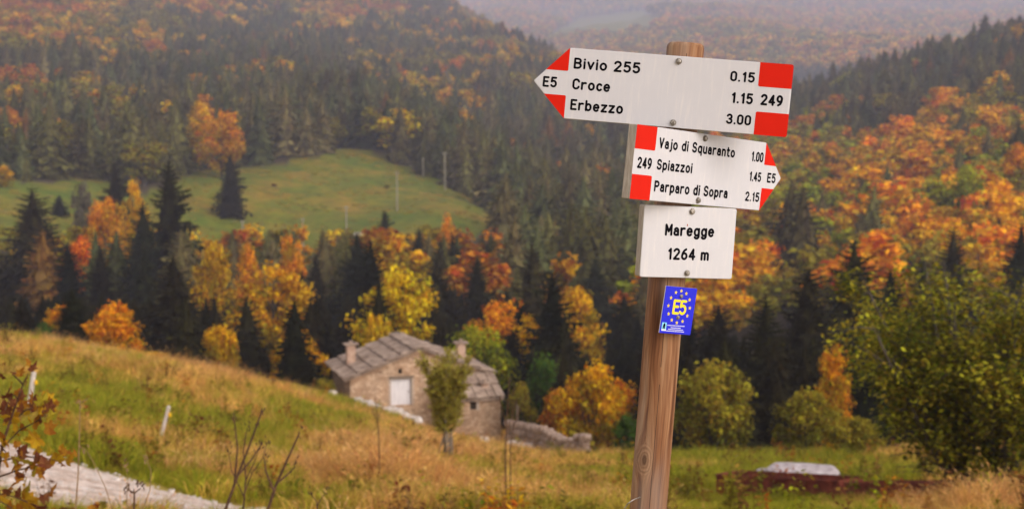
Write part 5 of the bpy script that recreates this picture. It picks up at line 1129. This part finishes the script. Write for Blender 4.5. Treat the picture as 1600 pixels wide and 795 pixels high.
# ------------------------------------------------------------------ willow sapling in front of the house
def sapling(px, base_py, top, Y, hw, label):
    r = np.random.default_rng(8); x = ray(px, 700)[0] * Y; z = g1(x, Y); H = ray(px, top)[1] * Y - z; Wd = hw * Y / F
    root = empty('willow_sapling', (x, Y, z), 0, label, 'sapling'); mb = MB(); V = []; Fc = []; var = []; rnd = []
    for i in range(9):
        a = 6.28 * i / 9 + r.normal(0, .2); ex = Wd * r.uniform(.25, .95); b0 = Vector((r.normal(0, .26), r.normal(0, .2), -.2)); tp = Vector((math.cos(a) * ex, math.sin(a) * ex, H * r.uniform(.72, 1.0))); mid = b0.lerp(tp, .5) - Vector((tp.x * .15, tp.y * .15, 0))
        mb.tube([b0, mid, tp], [.034, .024, .005], 5)
        for j in range(62):
            t = r.uniform(.36, 1); p = mid.lerp(tp, (t - .5) * 2) if t > .5 else b0.lerp(mid, t * 2); d = Vector((r.normal(0, .5) + math.cos(a) * .3, r.normal(0, .5) + math.sin(a) * .3, r.uniform(.3, 1))).normalized(); e = p + d * r.uniform(.2, .6)
            if math.hypot(e.x, e.y) > Wd * 1.05 or e.z > H * 1.01: continue
            mb.tube([p, e], [.006, .002], 3, cap=False)
            for q in range(34):
                c = np.array(p.lerp(e, r.uniform(.15, 1))) + r.normal(0, .03, 3); u = np.array(d) + r.normal(0, .6, 3); u /= np.linalg.norm(u); v = np.cross(u, r.normal(0, 1, 3)); v /= np.linalg.norm(v); L = r.uniform(.07, .14); w = .018; b = len(V)
                V += [c, c + u * L * .5 + v * w, c + u * L, c + u * L * .5 - v * w]; Fc.append((b, b + 1, b + 2, b + 3)); var.append(r.random()); rnd.append(r.random())
    mb.build('trunk', [M['pale_bark']], root, True); c = link(bpy.data.objects.new('crown', mesh_np('sapling_leaves', V, np.array(Fc), [M['leaf']], None, False, leaf_attrs(len(Fc), var, rnd))), root)
    c['tint'] = [.23, .185, .025]; c['tint2'] = [.46, .36, .06]
sapling(697, 705, 550, 44.0, 47, 'slender olive willow sapling with bare lower stems before the house')

# ------------------------------------------------------------------ dry stalks and weeds on the near bank
def stalk(label, base_px, Y, paths, r0, mtl='stalk', heads=True, cat='dry stalk', group='dry stalks on the near bank'):
    bp = at(base_px[0], base_px[1], Y); z = g1(bp.x, Y); root = empty('dry_stalk', (bp.x, Y, z), 0, label, cat, group)
    for k, pth in enumerate(paths):
        pts_ = [at(px, py, Y + dy) for px, py, dy in pth]
        if k == 0 : pts_ = [Vector((pts_[0].x + .02, Y, z - .1))] + pts_
        n = len(pts_); mb = MB(); mb.tube([p - root.location for p in pts_], [r0 * (1 if k == 0 else .6) * (1 - .75 * i / n) for i in range(n)], 5)
        mb.build('stem' if k == 0 else 'twig', [M[mtl]], root)
        if heads:
            tip = pts_[-1] - root.location; mb = MB()
            for j in range(5): a = tip + Vector((R.normalvariate(0, .012), R.normalvariate(0, .012), R.normalvariate(0, .02))); mb.tube([a, a + Vector((R.normalvariate(0, .01), 0, .018))], [.005, .003], 4)
            mb.build('seed_head', [M[mtl]], root)
stalk('dark forked dry stalk in front of the road, left of pair', (352, 800), 9.0, [[(352, 796, 0), (372, 740, .02), (388, 700, 0), (402, 662, 0)], [(372, 742, .02), (395, 715, .05), (410, 690, .08)], [(366, 758, .01), (371, 700, -.05), (366, 655, -.08)], [(388, 700, 0), (410, 640, .1)]], .013)
stalk('dark dry stalk with one twig beside the road end, right of pair', (418, 800), 9.0, [[(418, 797, 0), (432, 755, .02), (450, 715, 0), (468, 676, 0)], [(432, 755, .02), (448, 742, .04), (462, 728, .06)], [(428, 768, 0), (415, 735, .03), (413, 715, .05)]], .014)
stalk('cluster of thin brown stems behind the forked dry stalk', (385, 800), 9.3, [[(380, 797, 0), (384, 745, 0), (380, 705, 0), (386, 668, 0)], [(384, 750, 0), (398, 720, .02), (405, 700, .03)], [(382, 770, 0), (394, 738, .05), (410, 716, .06), (418, 690, .08)], [(381, 775, 0), (362, 735, .05), (356, 700, .06)]], .008)
stalk('short broken grey stems at the road end', (440, 800), 9.2, [[(496, 797, 0), (494, 782, 0), (486, 772, 0)], [(495, 790, 0), (503, 776, .02), (512, 768, .03)]], .007)
stalk('tall thin straight dry stalk standing before the gravel road', (118, 800), 8.0, [[(118, 797, 0), (122, 740, 0), (124, 680, 0), (125, 632, 0)]], .006, 'straw')
stalk('short umbel-headed dry stalk before the gravel road', (210, 800), 7.5, [[(209, 797, 0), (210, 775, 0), (209, 764, 0)], [(210, 770, 0), (220, 762, .01)], [(210, 770, 0), (199, 763, .01)]], .008)
stalk('thin curved dry stem arching over the gravel road', (175, 800), 8.0, [[(176, 797, 0), (165, 762, 0), (148, 725, 0), (134, 702, 0)]], .004, 'straw')
stalk('pair of hair-thin dry stems near the centre of the road', (215, 800), 8.0, [[(222, 797, 0), (234, 765, 0), (236, 735, 0), (229, 717, 0)], [(197, 790, 0), (200, 745, .02), (196, 728, .02)]], .004, 'straw')
stalk('tall dark dry weed in front of the lean-to', (789, 735), 24.0, [[(790, 730, 0), (790, 690, 0), (793, 640, 0), (796, 592, 0)], [(791, 680, 0), (800, 650, .1), (808, 622, .1)], [(792, 665, 0), (784, 640, .1), (781, 620, .1)]], .016)
stalk('forked brown dry weed right of the lean-to wall', (812, 735), 24.0, [[(797, 700, 0), (802, 668, 0), (812, 640, 0), (826, 612, 0)], [(802, 668, 0), (800, 630, .1), (803, 600, .1)]], .012)
stalk('brown dry weed standing on the grass before the stone heap', (590, 700), 30.0, [[(592, 690, 0), (590, 650, 0), (586, 622, 0)], [(590, 655, 0), (598, 635, .1)], [(590, 660, 0), (581, 640, .1)]], .016)
# leafy weeds (yellowing) below the sapling
def weed(px, Y, h, w, col, label):
    r = np.random.default_rng(int(px)); x = ray(px, 760)[0] * Y; z = g1(x, Y); root = empty('weed_clump', (x, Y, z), 0, label, 'weed', 'weed clumps on the bank'); mb = MB(); V = []; Fc = []; var = []; rnd = []
    for i in range(26):
        a = r.uniform(0, 6.28); d = w * math.sqrt(r.random()); b0 = Vector((math.cos(a) * d, math.sin(a) * d * .6, -.05)); hh = h * r.uniform(.45, 1.1) * (1.1 - .5 * d / w); tp = b0 + Vector((math.cos(a) * .2 * hh + r.normal(0, .06), math.sin(a) * .2 * hh, hh)); mb.tube([b0, b0.lerp(tp, .5) + Vector((r.normal(0, .03), 0, 0)), tp], [.008, .006, .002], 3, cap=False); cv_ = r.random()
        for j in range(9):
            p = np.array(b0.lerp(tp, r.uniform(.25, 1))); q = r.uniform(0, 6.28); u = np.array([math.cos(q), math.sin(q), r.uniform(-.5, .5)]); v = np.cross(u, (r.normal(0, .3), r.normal(0, .3), 1)); v /= np.linalg.norm(v); L = r.uniform(.07, .17); b = len(V)
            V += [p, p + u * L * .5 + v * L * .3, p + u * L - np.array([0, 0, L * .25]), p + u * L * .5 - v * L * .3]; Fc.append((b, b + 1, b + 2, b + 3)); var.append(np.clip(cv_ + r.normal(0, .2), 0, 1)); rnd.append(r.random())
    mb.build('stems', [M['straw']], root); o = link(bpy.data.objects.new('foliage', mesh_np('weed_leaves', V, np.array(Fc), [M['leaf']], None, False, leaf_attrs(len(Fc), var, rnd))), root); tint(o, *COLS[col], .1)
for a_ in [(742, 24.0, .75, .55, 'green', 'yellow-green weed clump below the willow sapling'), (798, 23.0, .85, .42, 'gold', 'yellowing weed clump below the tall dark dry weed'), (770, 21.5, .6, .4, 'rust', 'russet weed clump between the yellow ones on the bank'), (838, 23.5, .6, .5, 'olive', 'olive weed clump right of the yellowing one'),
           (1215, 41.0, .55, .35, 'green', 'green weed growing against the front of the red trough'), (655, 20.8, .8, .6, 'brown', 'brown weed clump overhanging the road cutting'), (900, 22.0, .5, .4, 'olive', 'low olive weed clump left of the post foot'), (25, 13.5, 1.05, .4, 'gold', 'golden weed clump at the bottom left corner below the sapling'), (72, 13.8, 1.0, .35, 'brown', 'brown weed clump before the road, right of the golden one'), (118, 14.2, .95, .35, 'rust', 'russet weed clump before the road beside tall thin stalk'), (170, 14.5, .85, .3, 'olive', 'small olive weed clump at the near road edge')]: weed(*a_)

# ------------------------------------------------------------------ maple-like sapling with yellow leaves, near left
def near_sapling():
    Y = 7.0; b0 = at(-6, 800, Y); z = g1(b0.x, Y); root = empty('autumn_sapling', (b0.x, Y, z), 0, 'young sapling with curled yellow and brown leaves at lower left', 'sapling')
    main = [Vector((b0.x - .02, Y, z - .1)), at(-4, 740, Y), at(5, 690, Y), at(20, 645, Y), at(36, 600, Y), at(44, 583, Y)]
    br = [[(3, 700), (30, 672), (62, 655), (80, 638)], [(12, 665), (40, 640), (70, 632)], [(0, 720), (35, 712), (75, 716), (98, 720)], [(-3, 745), (25, 735), (52, 728)], [(28, 622), (18, 614), (8, 640)], [(-4, 770), (20, 775), (60, 790)], [(36, 600), (22, 586)], [(-5, 690), (15, 712)], [(-4, 780), (30, 800), (55, 812)]]
    mb = MB(); mb.tube([p - root.location for p in main], [.012, .010, .0085, .0065, .004, .002], 6); mb.build('stem', [M['stalk']], root)
    leafm = []
    for s in range(4):
        r = random.Random(s); out = [(0, -.06), (.20, -.10), (.50, .02), (.34, .22), (.62, .50), (.30, .50), (.22, .72), (0, 1.05)]; pts2 = out + [(-x, y) for x, y in out[::-1][1:-1]]
        V = [(0, .35, 0)] + [(x * r.uniform(.85, 1.1), y, -.35 * x * x + r.uniform(-.1, .1) - .25 * max(0, y - .5) ** 2) for x, y in pts2]; k = len(pts2)
        Fc = [(0, 1 + i, 1 + (i + 1) % k) for i in range(k)]; rn = [r.random() for _ in Fc]; leafm.append(mesh_np('leaf', V, np.array(Fc), [M['leaf']], None, False, leaf_attrs(k, [r.random() * .5 + .2 for _ in Fc], [.35 + .3 * q for q in rn])))
    cols = [((.30, .17, .012), (.55, .30, .02)), ((.24, .10, .015), (.42, .17, .02)), ((.12, .04, .02), (.20, .07, .03)), ((.22, .17, .015), (.40, .30, .03))]
    def leaf(p, s, ci):
        o = link(bpy.data.objects.new('leaf', R.choice(leafm)), root); o.location = p - root.location; o.scale = (s, s, s); o.rotation_euler = (R.uniform(.3, 2.2), R.uniform(-.7, .7), R.uniform(0, 6.28)); tint(o, *cols[ci], .15)
    for k, b_ in enumerate(br):
        pts_ = [at(px, py, Y + R.uniform(-.1, .1) * i) for i, (px, py) in enumerate(b_)]; mb = MB(); mb.tube([p - root.location for p in pts_], [.005 * (1 - .6 * i / len(pts_)) for i in range(len(pts_))], 4); mb.build('twig', [M['stalk']], root)
        for i, p in enumerate(pts_):
            if i == 0: continue
            for _ in range(6): leaf(p + Vector((R.normalvariate(0, .035), R.normalvariate(0, .05), R.normalvariate(0, .03))), R.uniform(.038, .075), R.choice([0, 0, 1, 3, 2, 1] if k not in (4, 6) else [2, 2, 1]))
    for px, py, ci, s in [(62, 632, 3, .07), (32, 624, 2, .07), (24, 626, 2, .06), (75, 642, 2, .07), (68, 644, 2, .06), (88, 722, 0, .11), (50, 727, 1, .10), (20, 660, 0, .10), (52, 665, 1, .1), (75, 676, 1, .1), (62, 695, 0, .11), (40, 700, 3, .1), (12, 695, 1, .1), (15, 785, 0, .12), (40, 790, 0, .11), (5, 770, 1, .1), (70, 792, 2, .08)]:
        leaf(at(px, py, Y + R.uniform(-.1, .1)), s, ci)
near_sapling()

# ------------------------------------------------------------------ haze
hz = bpy.data.materials.new('valley_haze'); hz.use_nodes = True; hn_ = hz.node_tree.nodes; hn_.remove(hn_['Principled BSDF'])
pv = hn_.new('ShaderNodeVolumePrincipled'); pv.inputs['Color'].default_value = (0.76, 0.77, 0.97, 1); pv.inputs['Density'].default_value = 0.00022; pv.inputs['Anisotropy'].default_value = 0.1
hz.node_tree.links.new(pv.outputs[0], hn_['Material Output'].inputs['Volume'])
ZTOP = float(ZZ.max()) + 30
mb = MB(); mb.box((-6400, -200, ZMIN - 1.0), (6400, 6400, ZTOP)); o = mb.build('haze', [hz]); tag(o, 'thin lilac autumn haze filling the valley', 'haze', None, 'stuff')
print('OBJ', len(bpy.data.objects), 'forest', len(fx), 'grass', n, 'zmin', ZMIN, 'ztop', ZTOP)
